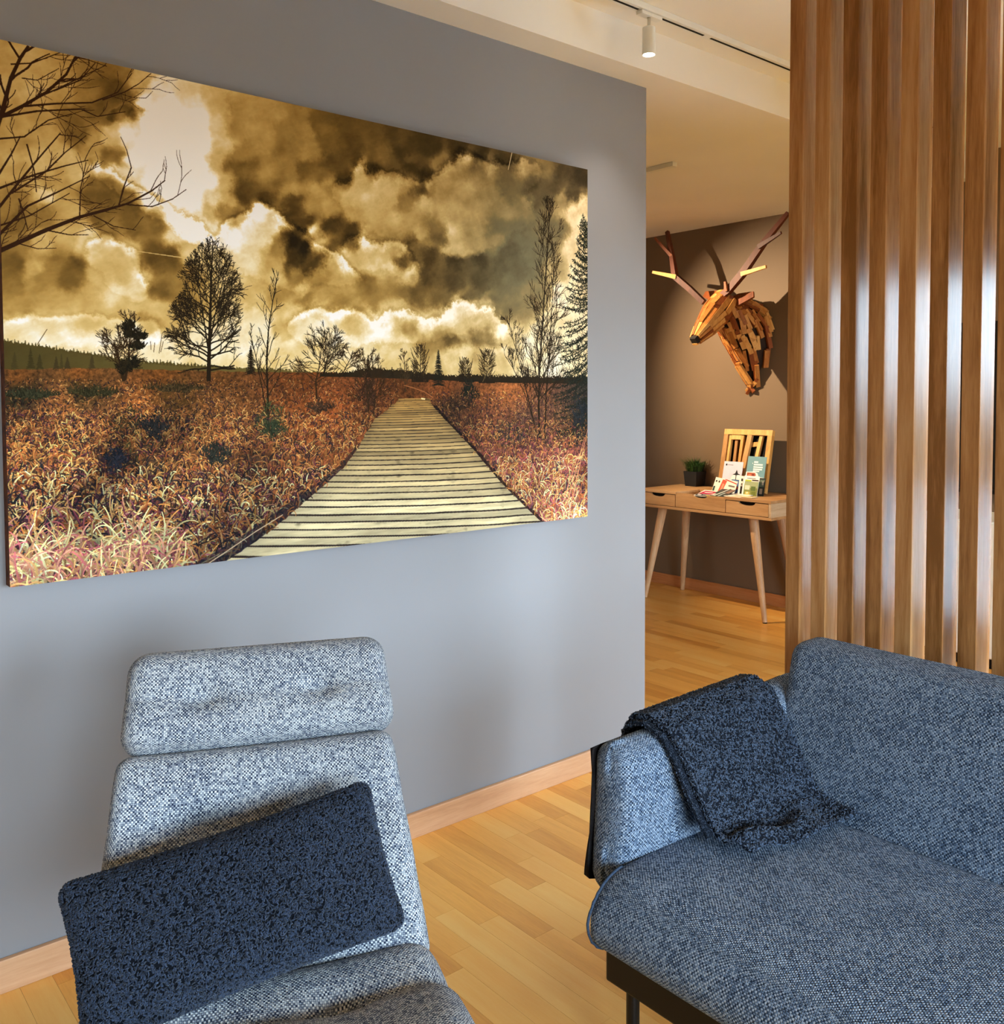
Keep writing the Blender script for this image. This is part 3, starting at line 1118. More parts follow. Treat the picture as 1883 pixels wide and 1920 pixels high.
# leaning frame of wooden laths
M['frame'] = wood('honey_lath', srgb(160, 104, 40), srgb(206, 150, 76), srgb(230, 182, 108), 2, 0.5, per=2)
M['frame_dk'] = wood('brown_lath', srgb(120, 78, 34), srgb(166, 116, 60), srgb(196, 150, 92), 2, 0.5, per=2)
fx, ft = 5.105, 0.085           # foot, lean over the height
FYa, FYb, FH = 3.432, 3.808, 0.415
fo = tag(empty('lath_frame', (fx, (FYa + FYb) / 2, DZ1)), 'honey wooden frame filled with laths leaning on the wall behind the brochures', 'frame')
def fpt(y, h, off=0.0):
    lean = math.atan2(ft, FH)
    return Vector((fx + math.sin(lean) * h + math.cos(lean) * off, y, DZ1 + 0.003 + math.cos(lean) * h - math.sin(lean) * off))
fn = Vector((1, 0, -ft / FH)).normalized()
def lath(name, y0, h0, y1, h1, w, off=0.0, t=0.022, mat='frame', par=None):
    v, f = stick_geo(fpt(y0, h0, off), fpt(y1, h1, off), w, t, up=fn)
    return add(name, v, f, M[mat], par or fo)
hw = 0.017
lath('rail', FYa, FH - hw, FYb, FH - hw, 0.036, t=0.03)
lath('rail', FYa, hw, FYb, hw, 0.034, t=0.03)
lath('stile', FYa + hw, 0.034, FYa + hw, FH - 0.035, 0.034, t=0.03)
lath('stile', FYb - hw, 0.034, FYb - hw, FH - 0.035, 0.034, t=0.03, mat='frame_dk')
# small inner frame, left; crossing laths, right
lath('lath', FYb - 0.050, 0.035, FYb - 0.050, FH - 0.040, 0.018, 0.002)
lath('lath', FYb - 0.145, 0.035, FYb - 0.145, FH - 0.040, 0.022, 0.002)
lath('lath', FYb - 0.060, FH - 0.053, FYb - 0.134, FH - 0.053, 0.030, 0.002)
lath('lath', FYb - 0.098, 0.035, FYb - 0.094, FH - 0.070, 0.022, 0.014, mat='frame_dk')
lath('lath', FYb - 0.172, 0.035, FYb - 0.205, FH - 0.036, 0.036, -0.004, mat='frame_dk')
lath('lath', FYb - 0.245, 0.035, FYb - 0.288, FH - 0.036, 0.024, 0.006)
lath('lath', FYb - 0.205, FH - 0.098, FYb - 0.262, FH - 0.092, 0.030, 0.016)
v, f = stick_geo(fpt((FYa + FYb) / 2, 0.012, 0.022), fpt((FYa + FYb) / 2, FH - 0.012, 0.022), FYb - FYa - 0.02, 0.006, up=fn)
add('backing', v, f, M['black'], fo)

# printed matter: every leaflet is a thin card with its print inlaid
_c = {}
def ink(r, g, b):
    k = 'ink_%d_%d_%d' % (r, g, b)
    if k not in _c:
        _c[k] = plain(k, srgb(r, g, b), 0.35, 0.4, var=0.03)
    return _c[k]

def card(name, label, o, ex, ey, w, h, base, prints, cat='brochure', thick=0.003):
    """o = lower-left corner, ex/ey = unit axes; prints = (x0, y0, x1, y1, rgb) or (polygon, rgb) in 0..1 card units"""
    o, ex, ey = Vector(o), Vector(ex).normalized(), Vector(ey)
    ey = (ey - ex * ey.dot(ex)).normalized()
    n = ex.cross(ey)
    if n.x > 0:
        n = -n
    V = [o, o + ex * w, o + ex * w + ey * h, o + ey * h]
    V = [tuple(p) for p in V] + [tuple(p - n * thick) for p in V]
    F = [(0, 1, 2, 3), (7, 6, 5, 4), (0, 4, 5, 1), (1, 5, 6, 2), (2, 6, 7, 3), (3, 7, 4, 0)]
    c = tag(add(name, V, F, ink(*base), origin=o), label, cat, 'leaflets on the hall desk')
    for i, p in enumerate(prints):
        if len(p) == 5:
            x0, y0, x1, y1, rgb = p
            poly = [(x0, y0), (x1, y0), (x1, y1), (x0, y1)]
        else:
            poly, rgb = p
        q = [tuple(o + ex * (a * w) + ey * (b * h) + n * (0.0004 + 0.0002 * i)) for a, b in poly]
        add('print', q, [tuple(range(len(q)))], ink(*rgb), c, origin=o)
    return c
def disc(cx, cy, rx, ry, n=16, a0=0.0, a1=2 * math.pi):
    return [(cx + rx * math.cos(a0 + (a1 - a0) * k / n), cy + ry * math.sin(a0 + (a1 - a0) * k / n)) for k in range(n)]
YL = Vector((0, -1, 0))
def stand(px, py, X, w, h, lean, base, prints, name, label, turn=0.0, roll=0.0, z=None):
    """upright leaflet: lower-left corner seen at (px, py) on the plane X"""
    p = at(px, py, X=X)
    if z is not None:
        p.z = z
    ex = Vector((math.sin(turn), -math.cos(turn), 0))
    ey = Vector((math.sin(lean), 0, math.cos(lean)))
    if roll:
        n = ex.cross(ey)
        q = Quaternion(n, roll)
        ex, ey = q @ ex, q @ ey
    return card(name, label, p, ex, ey, w, h, base, prints)
deskz = DZ1 + 0.001
stand(1351, 905, 5.035, 0.150, 0.205, 0.22, (205, 200, 214),
      [(0.10, 0.86, 0.18, 0.92, (20, 20, 24)), (0.20, 0.875, 0.50, 0.90, (150, 148, 160)),
       (disc(0.72, 0.44, 0.26, 0.16), (238, 234, 230)), (0.70, 0.30, 0.74, 0.62, (24, 24, 28)),
       ([(0.52, 0.58), (0.66, 0.62), (0.72, 0.74), (0.80, 0.62), (0.93, 0.59), (0.72, 0.56)], (24, 24, 28)),
       (disc(0.90, 0.36, 0.08, 0.05), (40, 62, 48)), (disc(0.58, 0.28, 0.08, 0.04), (60, 80, 60)),
       (disc(0.26, 0.16, 0.24, 0.17, 14, 0, math.pi * 1.08), (176, 34, 40)), (disc(0.26, 0.10, 0.17, 0.07), (196, 140, 100))],
      'booklet', 'lilac booklet with a dark tree emblem leaning on the lath frame', z=deskz)
stand(1394, 921, 5.03, 0.140, 0.248, 0.22, (112, 152, 160),
      [(0.36, 0.83, 0.58, 0.875, (228, 234, 232)), (0.36, 0.765, 0.84, 0.805, (228, 234, 232)), (0.36, 0.70, 0.86, 0.74, (228, 234, 232)), (0.36, 0.64, 0.84, 0.68, (228, 234, 232)), (0.36, 0.595, 0.70, 0.625, (228, 234, 232)), (0.28, 0.80, 0.31, 0.83, (228, 234, 232)),
       ([(0.0, 0.43), (0.0, 0.58), (0.42, 0.60), (0.62, 0.56), (0.72, 0.46), (0.98, 0.45), (0.98, 0.33), (0.0, 0.33)], (236, 232, 226)),
       ([(0.06, 0.45), (0.06, 0.565), (0.50, 0.565), (0.56, 0.50), (0.42, 0.44)], (170, 84, 56)), (disc(0.22, 0.50, 0.08, 0.03), (206, 110, 80)), (disc(0.40, 0.51, 0.06, 0.03), (120, 44, 36)),
       (0.62, 0.20, 1.0, 0.33, (52, 128, 92)), (0.0, 0.0, 1.0, 0.20, (60, 78, 62))],
      'magazine', 'teal magazine with white headline leaning on the right of the lath frame', z=deskz)
stand(1334, 918, 4.955, 0.185, 0.105, 0.35, (232, 222, 206),
      [([(0.26, 0.0), (0.34, 0.95), (0.54, 0.9), (0.44, 0.0)], (206, 74, 50)), ([(0.34, 0.12), (0.38, 0.7), (0.47, 0.66), (0.43, 0.12)], (226, 140, 104)), (0.05, 0.70, 0.11, 0.82, (36, 30, 28)), (0.18, 0.70, 0.24, 0.82, (36, 30, 28)), (0.02, 0.06, 0.10, 0.42, (46, 62, 52)), (0.66, 0.58, 0.94, 0.68, (110, 96, 88)),
       ([(0.60, 0.02), (0.66, 0.30), (0.80, 0.46), (0.90, 0.40), (0.90, 0.04)], (120, 92, 78)), ([(0.40, 0.96), (1.0, 0.80), (1.0, 0.86), (0.5, 1.0)], (190, 52, 46))],
      'leaflet', 'cream leaflet with a red stripe standing aslant before the lilac booklet', turn=-0.05, roll=-0.10, z=deskz)
stand(1368, 915, 5.0, 0.10, 0.09, 0.25, (60, 92, 150), [(0.02, 0.78, 0.98, 0.98, (74, 108, 158)), (0.05, 0.3, 0.6, 0.5, (210, 90, 70))],
      'leaflet', 'small blue leaflet half hidden under the lilac booklet', z=deskz)
stand(1383, 926, 4.955, 0.034, 0.122, 0.20, (240, 234, 226), [(0.45, 0.04, 0.9, 0.46, (34, 30, 32)), (0.50, 0.48, 0.86, 0.62, (120, 112, 104)), (0.45, 0.72, 0.86, 0.86, (46, 44, 46))],
      'leaflet', 'narrow white leaflet with dark pictures standing between booklet and magazine', z=deskz)
stand(1391, 928, 4.94, 0.112, 0.128, 0.24, (244, 240, 232),
      [(0.08, 0.0, 1.0, 0.72, (126, 132, 70)), (0.10, 0.40, 0.98, 0.72, (154, 162, 120)), (0.14, 0.30, 0.46, 0.52, (206, 204, 176)), (0.55, 0.26, 0.85, 0.48, (86, 104, 52)), (0.2, 0.04, 0.5, 0.2, (188, 170, 92)), (disc(0.34, 0.14, 0.05, 0.05), (234, 226, 190)), (0.62, 0.06, 0.9, 0.22, (104, 112, 44)), (0.10, 0.72, 0.52, 0.80, (176, 190, 60)), (0.2, 0.86, 0.78, 0.90, (150, 146, 140)), (0.56, 0.76, 0.98, 0.82, (56, 40, 34))],
      'leaflet', 'white leaflet with a green landscape picture in front of the teal magazine', z=deskz)
stand(1421, 926, 4.985, 0.042, 0.115, 0.20, (44, 50, 46), [(0.1, 0.5, 0.9, 0.9, (96, 108, 92)), (0.2, 0.1, 0.7, 0.4, (168, 150, 128)), (0.5, 0.6, 0.8, 0.8, (186, 176, 160))],
      'leaflet', 'dark picture leaflet at the right edge of the teal magazine', z=deskz)
# lying in the open tray
tag(box('leaflet_stack', DX0 + 0.035, DX0 + 0.24, yA + 0.03, yB - 0.03, DZ0 + T + 0.001, 0.735, ink(226, 220, 210)), 'stack of pale leaflets filling the open desk tray', 'paper stack')
def lie(px, py, z, w, h, turn, base, prints, name, label, tilt=0.0, X=None):
    p = at(px, py, X=DX0 + 0.030)
    p.z = z
    ex = Vector((math.sin(turn), -math.cos(turn), 0))
    ey = Vector((math.cos(turn), math.sin(turn), math.tan(tilt)))
    return card(name, label, p, ex, ey, w, h, base, prints)
lie(1303, 929, 0.748, 0.19, 0.115, 0.06, (236, 230, 222), [([(0.02, 0.32), (0.10, 0.86), (0.86, 0.80), (0.92, 0.52), (0.5, 0.34)], (186, 46, 84)), (0.16, 0.55, 0.5, 0.66, (240, 232, 232)), (0.0, 0.0, 0.98, 0.30, (120, 124, 128)), (disc(0.14, 0.14, 0.14, 0.15), (40, 40, 48)), (disc(0.14, 0.14, 0.09, 0.09), (220, 216, 214)), (0.4, 0.03, 0.7, 0.16, (206, 170, 70)), (0.72, 0.05, 0.95, 0.2, (80, 120, 90))],
    'magazine', 'magazine with a pink banner lying in the open desk tray', tilt=0.24)
lie(1332, 930, 0.758, 0.115, 0.12, -0.10, (36, 50, 48), [([(0.2, 0.0), (0.45, 0.95), (0.55, 0.95), (0.34, 0.0)], (196, 206, 200)), ([(0.5, 0.0), (0.7, 0.9), (0.78, 0.9), (0.62, 0.0)], (176, 190, 186)), (0.02, 0.02, 0.2, 0.3, (206, 200, 190)), ([(0.62, 0.5), (0.98, 0.4), (0.98, 0.95), (0.7, 0.95)], (128, 100, 84))],
    'leaflet', 'dark leaflet with pale diagonal stripes lying in the desk tray', tilt=0.30)
lie(1357, 933, 0.7645, 0.13, 0.13, -0.05, (240, 234, 222), [(0.1, 0.55, 0.8, 0.6, (190, 184, 176))], 'paper_sheet', 'blank white sheet lying at the right end of the desk tray', tilt=0.04)
lie(1372, 935, 0.7670, 0.15, 0.07, 0.03, (226, 196, 150), [], 'paper_card', 'plain beige card lying on the desktop right of the tray', tilt=0.0)

# grass pot
gp = at(1303, 911, Z=DZ1)
pot = tag(empty('potted_grass', (gp.x, gp.y, DZ1)), 'small potted grass in a black square pot on the hall desk', 'plant')
v, f = [], []
hwp = 0.056
geo = []
for (r, z) in ((0.048, 0.0), (0.057, 0.105), (0.052, 0.105), (0.050, 0.092)):
    geo.append([(gp.x + sx * r, gp.y + sy * r, DZ1 + 0.0005 + z) for sx, sy in ((-1, -1), (1, -1), (1, 1), (-1, 1))])
V = sum(geo, [])
F = [(3, 2, 1, 0)] + [(4 * i + k, 4 * i + (k + 1) % 4, 4 * i + 4 + (k + 1) % 4, 4 * i + 4 + k) for i in range(3) for k in range(4)] + [(12, 13, 14, 15)]
add('pot', V, F, M['pot'] if 'pot' in M else plain('black_pot', srgb(17, 16, 16), 0.6), pot)
t = NT('grass_blade')
ge = t.n('ShaderNodeNewGeometry')
t.col(t.ramp(ge.outputs['Random Per Island'], [(0.0, srgb(18, 34, 14)), (1.0, srgb(66, 104, 40))]))
t.set(0.6, 0.3)
M['blade'] = t.m
geos = []
rg = random.Random(11)
for k in range(520):
    a, r = rg.random() * 6.283, 0.052 * math.sqrt(rg.random())
    b = Vector((gp.x + r * math.cos(a), gp.y + r * math.sin(a), DZ1 + 0.09))
    out = Vector((math.cos(a + rg.uniform(-.6, .6)), math.sin(a + rg.uniform(-.6, .6)), 0)) * (r / 0.052)
    L = rg.uniform(0.075, 0.135)
    m = b + Vector((0, 0, L * 0.6)) + out * L * 0.25
    e = m + Vector((0, 0, L * rg.uniform(-0.2, 0.45))) + out * L * 0.6
    s = Vector((-math.sin(a), math.cos(a), 0)) * 0.0016
    geos.append(([b - s, b + s, m + s, m - s, e], [(0, 1, 2, 3), (3, 2, 4)]))
v, f = merge(geos)
tag(add('grass', v, f, M['blade'], pot), kind='stuff')

# ------------------------------------------------------------------ stag head of wood offcuts
M['off'] = [wood('offcut_%d' % i, *c, 2, 0.55, per=3, fine=1.5, var=0.3) for i, c in enumerate((
    (srgb(134, 74, 26), srgb(182, 114, 50), srgb(212, 150, 80)),
    (srgb(92, 42, 14), srgb(138, 70, 28), srgb(168, 98, 46)),
    (srgb(170, 112, 50), srgb(214, 154, 82), srgb(236, 188, 116)),
    (srgb(54, 20, 8), srgb(84, 34, 14), srgb(112, 52, 24))))]
M['nose'] = plain('black_nose', srgb(16, 12, 10), 0.5)
rd = random.Random(5)
stag = tag(empty('stag_head', (XF - 0.02, 3.66, 1.45)), 'wall hung stag head built of brown wood offcuts, over the hall desk', 'sculpture')
def offcut(a, b, w, t, up, mi=None, taper=1.0, name='offcut', par=None):
    v, f = stick_geo(a, b, w, t, w * taper, t * taper, up=up)
    v = [(min(p[0], XF - 0.004), p[1], p[2]) for p in v]
    return add(name, v, f, M['off'][rd.randrange(3) if mi is None else mi], par or stag)
# neck: from a shield on the wall to the throat
def neck(s, th):
    """s 0 (wall) .. 1 (throat); th 0 = top, pi = chest keel"""
    c0, c1 = Vector((5.262, 3.655, 1.80)), Vector((5.02, 3.712, 1.945))
    c = c0.lerp(c1, s)
    hy = 0.150 * (1 - s) + 0.072 * s
    up_ = 0.215 * (1 - s) + 0.075 * s
    dn = 0.345 * (1 - s) ** 1.2 + 0.105 * s
    z = math.cos(th)
    y = math.sin(th)
    bulge = -0.05 * math.sin(math.pi * s) * (0.4 + 0.6 * abs(y))
    if z < 0:
        yy = y * hy * (1 - 0.55 * (-z) ** 2)
        zz = z * dn
    else:
        yy, zz = y * hy, z * up_
    return c + Vector((bulge, yy, zz))
V, F = [], []
NS, NT_ = 6, 20
for i in range(NS + 1):
    for k in range(NT_):
        p = neck(i / NS, 2 * math.pi * k / NT_)
        c = Vector((5.262, 3.655, 1.80)).lerp(Vector((5.02, 3.712, 1.945)), i / NS)
        V.append(tuple(c + (p - c) * 0.90))
for i in range(NS):
    for k in range(NT_):
        F.append((i * NT_ + k, i * NT_ + (k + 1) % NT_, (i + 1) * NT_ + (k + 1) % NT_, (i + 1) * NT_ + k))
F.append(tuple(range(NT_)))
F.append(tuple(NS * NT_ + k for k in range(NT_ - 1, -1, -1)))
add('core', V, F, plain('dark_core', srgb(40, 22, 10), 0.8), stag)
tip = neck(0.02, math.pi)
for row in range(14):
    th0 = row / 14 * 2 * math.pi
    for s0 in (0.06, 0.26, 0.46, 0.66, 0.86):
        for q in range(2):
            th = th0 + rd.uniform(-0.22, 0.22) + q * 0.28
            s = min(0.97, max(0.02, s0 + rd.uniform(-0.08, 0.08)))
            p = neck(s, th)
            e = 0.02
            pt = neck(s, th + e) - neck(s, th - e)
            ps = neck(min(1, s + e), th) - neck(max(0, s - e), th)
            n = ps.cross(pt).normalized()
            c = Vector((5.262, 3.655, 1.80)).lerp(Vector((5.02, 3.712, 1.945)), s)
            if n.dot(p - c) < 0:
                n = -n
            d = (tip - p)
            d = d - n * d.dot(n)
            d = d.normalized() * 0.75 + (-ps.normalized()) * 0.45 + Vector((rd.uniform(-.2, .2), rd.uniform(-.2, .2), rd.uniform(-.2, .2)))
            d = (d - n * d.dot(n)).normalized()
            L = rd.uniform(0.09, 0.165) * (0.75 if s > 0.6 else 1.0)
            w = rd.uniform(0.018, 0.036)
            off = n * rd.uniform(0.0, 0.012)
            a, b = p - d * L / 2 + off, p + d * L / 2 + off * rd.uniform(0, 1)
            if max(a.x, b.x) > XF - 0.012:
                sh = max(a.x, b.x) - (XF - 0.012)
                a.x -= sh
                b.x -= sh
            offcut(a, b, w, rd.uniform(0.012, 0.022), n)
# keel of short stacked blocks
for k in range(7):
    p = neck(0.03 + 0.05 * k, math.pi) + Vector((-0.004, rd.uniform(-.006, .006), -0.005))
    q = neck(0.03 + 0.05 * (k + 0.8), math.pi) + Vector((-0.004, rd.uniform(-.006, .006), -0.005))
    offcut(p, q, 0.03, 0.025, Vector((1, 0, 0)), mi=2)
# head
hA = at(1358, 568, X=5.045)
hB = at(1304, 636, X=4.752)
hd = (hB - hA).normalized()
hs_ = hd.cross(Vector((0, 0, 1))).normalized()
hu = hs_.cross(hd)
hl = (hB - hA).length
def headp(s, th, k=1.0):
    c = hA.lerp(hB, s)
    ry = 0.082 * (1 - s) ** 0.8 + 0.030
    rz = 0.078 * (1 - s) ** 0.7 + 0.030
    if s < 0.12:
        ry *= 0.80 + 1.6 * s
        rz *= 0.80 + 1.6 * s
    return c + (hs_ * math.sin(th) * ry + hu * math.cos(th) * rz) * k
V, F = [], []
for i in range(8):
    for k in range(14):
        V.append(tuple(headp(i / 7, 2 * math.pi * k / 14, 0.86)))
for i in range(7):
    for k in range(14):
        F.append((i * 14 + k, i * 14 + (k + 1) % 14, (i + 1) * 14 + (k + 1) % 14, (i + 1) * 14 + k))
F += [tuple(range(14)), tuple(7 * 14 + k for k in range(13, -1, -1))]
add('core', V, F, plain('dark_core_head', srgb(52, 30, 14), 0.8), stag)
for k in range(16):
    th = 2 * math.pi * k / 16 + 0.12
    cuts = [0.0, rd.uniform(0.28, 0.42), rd.uniform(0.60, 0.74), 0.985]
    for a, b in zip(cuts[:-1], cuts[1:]):
        p, q = headp(a, th + rd.uniform(-.08, .08)), headp(b, th + rd.uniform(-.08, .08))
        n = (p - hA.lerp(hB, a)).normalized()
        o_ = n * rd.uniform(-0.006, 0.009)
        wa = 2 * math.pi / 16 * (0.078 * (1 - a) ** 0.75 + 0.03) * 0.96
        wb = 2 * math.pi / 16 * (0.078 * (1 - b) ** 0.75 + 0.03) * 0.96
        v, f = stick_geo(p + o_, q + o_, max(wa, 0.014), 0.015, max(wb, 0.012), 0.013, up=n)
        add('offcut', v, f, M['off'][rd.choice((0, 2, 2, 0, 1))], stag)
v, f = stick_geo(headp(0.93, 0, 0) - hd * 0.0, headp(1.0, 0, 0) + hd * 0.022, 0.058, 0.056, 0.044, 0.042, up=hu)
nose = add('nose', v, f, M['nose'], stag)
v, f = stick_geo(headp(0.97, 0, 0) - hu * 0.022 + hd * 0.012, headp(1.0, 0, 0) - hu * 0.024 + hd * 0.024, 0.04, 0.012, up=hu)
add('lip', v, f, M['off'][2], nose)
for k in range(5):                                              # crown tuft
    p = headp(0.0, rd.uniform(-.6, .6), 0.8)
    offcut(p - hd * 0.03 + hu * 0.01, p + hd * 0.06 + hu * 0.02, 0.022, 0.014, hu, mi=2)
for b, e in ((at(1360, 573, X=5.04), at(1414, 552, X=5.06)), (headp(0.06, -1.15, 0.95), at(1322, 552, X=5.16))):
    eu = Vector((-1, 0, 0.35))
    v, f = stick_geo(b, b.lerp(e, 0.5), 0.050, 0.026, 0.086, 0.026, up=eu)
    ear = add('ear', v, f, M['off'][1], stag)
    v, f = stick_geo(b.lerp(e, 0.5), e, 0.086, 0.026, 0.040, 0.014, up=eu)
    add('ear_tip', v, f, M['off'][1], ear)
# antlers: rods of squared timber
def antler(points, branches):
    """points: (px, py, X, width)"""
    P3 = [(at(a, b, X=c), w) for a, b, c, w in points]
    root = None
    for i in range(len(P3) - 1):
        (p, w), (q, w2) = P3[i], P3[i + 1]
        d = (q - p).normalized()
        v, f = stick_geo(p - d * 0.012, q + d * 0.012, w, w * 0.9, w2, w2 * 0.9, up=Vector((-1, 0, 0)))
        o = add('antler', v, f, M['off'][3], stag)
    for (a, b, c, w), (a2, b2, c2, w2), mi in branches:
        v, f = stick_geo(at(a, b, X=c), at(a2, b2, X=c2), w, w * 0.8, w2, w2 * 0.8, up=Vector((-1, 0, 0)))
        add('tine', v, f, M['off'][mi], stag)
antler([(1340, 567, 4.99, 0.036), (1366, 545, 4.985, 0.042), (1392, 514, 4.98, 0.044), (1432, 456, 4.985, 0.036), (1476, 402, 5.0, 0.024)],
       [((1391, 514, 4.97, 0.028), (1437, 500, 4.95, 0.018), 2), ((1423, 463, 4.96, 0.03), (1465, 436, 4.93, 0.016), 3), ((1362, 546, 4.96, 0.024), (1360, 528, 4.95, 0.014), 1)])
antler([(1318, 565, 4.97, 0.034), (1293, 541, 4.95, 0.036), (1266, 518, 4.93, 0.038), (1261, 484, 4.95, 0.030), (1252, 437, 5.0, 0.024)],
       [((1268, 519, 4.92, 0.030), (1224, 510, 4.86, 0.018), 2), ((1260, 480, 4.95, 0.024), (1228, 446, 4.92, 0.013), 1)])

# ------------------------------------------------------------------ things glimpsed through the slats
M['lowboard'] = plain('white_lacquer', srgb(236, 236, 232), 0.35, 0.5, var=0.02)
lb = tag(empty('lowboard', (XF - 0.24, 1.85, 0)), 'white lowboard glimpsed low between the oak slats', 'sideboard')
box('body', XF - 0.44, XF - 0.02, 1.36, 2.36, 0.06, 0.76, M['lowboard'], lb, bevel=0.003)
box('plinth', XF - 0.40, XF - 0.04, 1.40, 2.32, 0.0, 0.06, M['black'], lb)
for y0 in (1.362, 1.862):
    box('door', XF - 0.458, XF - 0.441, y0, y0 + 0.494, 0.07, 0.75, M['lowboard'], lb, bevel=0.002)
scr = tag(empty('wall_screen', (XF - 0.03, 1.85, 0.86)), 'black screen on the far wall glimpsed between the right-hand slats', 'screen')
box('panel', XF - 0.05, XF - 0.001, 1.38, 2.34, 0.86, 1.80, M['black'], scr, bevel=0.004)
box('bezel', XF - 0.054, XF - 0.0505, 1.38, 2.34, 0.86, 0.885, M['black_metal'], scr)

t = NT('dark_leaf')
ge = t.n('ShaderNodeNewGeometry')
t.col(t.ramp(ge.outputs['Random Per Island'], [(0.0, srgb(20, 34, 16)), (1.0, srgb(58, 84, 40))]))
t.set(0.5, 0.4)
M['leaf'] = t.m
def palm(x, y, h, n, seed, label):
    r = random.Random(seed)
    o = tag(empty('potted_palm', (x, y, 0)), label, 'plant', 'plants at the far window')
    v, f = lathe_geo((x, y, 0), [(0.0, 0.0), (0.11, 0.0), (0.15, 0.28), (0.135, 0.28), (0.13, 0.25), (0.0, 0.25)], 20)
    add('pot', v, f, M['black_metal'], o)
    geos = []
    for k in range(n):
        a = 2 * math.pi * k / n + r.uniform(-.2, .2)
        reach, hh = r.uniform(0.25, 0.42), h * r.uniform(0.7, 1.0)
        pts = []
        for i in range(9):
            s = i / 8
            pts.append(Vector((x + math.cos(a) * reach * s ** 1.4, y + math.sin(a) * reach * s ** 1.4, 0.25 + (hh - 0.25) * math.sin(s * 1.9) / math.sin(1.57))))
        side = Vector((-math.sin(a), math.cos(a), 0))
        for i in range(8):
            geos.append(([pts[i] - side * 0.004, pts[i] + side * 0.004, pts[i + 1] + side * 0.003, pts[i + 1] - side * 0.003], [(0, 1, 2, 3)]))
        for i in range(2, 9):
            for sg in (-1, 1):
                for hlf in (0.0, 0.5):
                    b = pts[i - 1].lerp(pts[i], hlf)
                    tipv = b + side * sg * r.uniform(0.10, 0.17) + Vector((math.cos(a) * 0.05, math.sin(a) * 0.05, -r.uniform(0.0, 0.06)))
                    wv = (pts[i] - pts[i - 1]).normalized() * 0.010
                    geos.append(([b - wv, b + wv, b.lerp(tipv, .6) + wv, tipv, b.lerp(tipv, .6) - wv], [(0, 1, 2, 3, 4)]))
    v, f = merge(geos)
    tag(add('foliage', v, f, M['leaf'], o), kind='stuff')
palm(4.55, 0.62, 1.02, 11, 2, 'potted palm nearest the slats, seen between the two right-hand gaps')
palm(4.70, -0.45, 1.25, 12, 4, 'taller potted palm mirrored in the gloss of the slats')
# ------------------------------------------------------------------ canvas print (painted here, stroke by stroke)
CYF = YW - 0.042
_tr, _br, _bl = at(1103, 318, Y=CYF), at(1101, 968, Y=CYF), at(19, 1102, Y=CYF)
CX0, CX1, CZ0, CZ1 = _bl.x, (_tr.x + _br.x) / 2, (_br.z + _bl.z) / 2, _tr.z
PW_, PH_ = 2400, 1600
prng = np.random.default_rng(21)

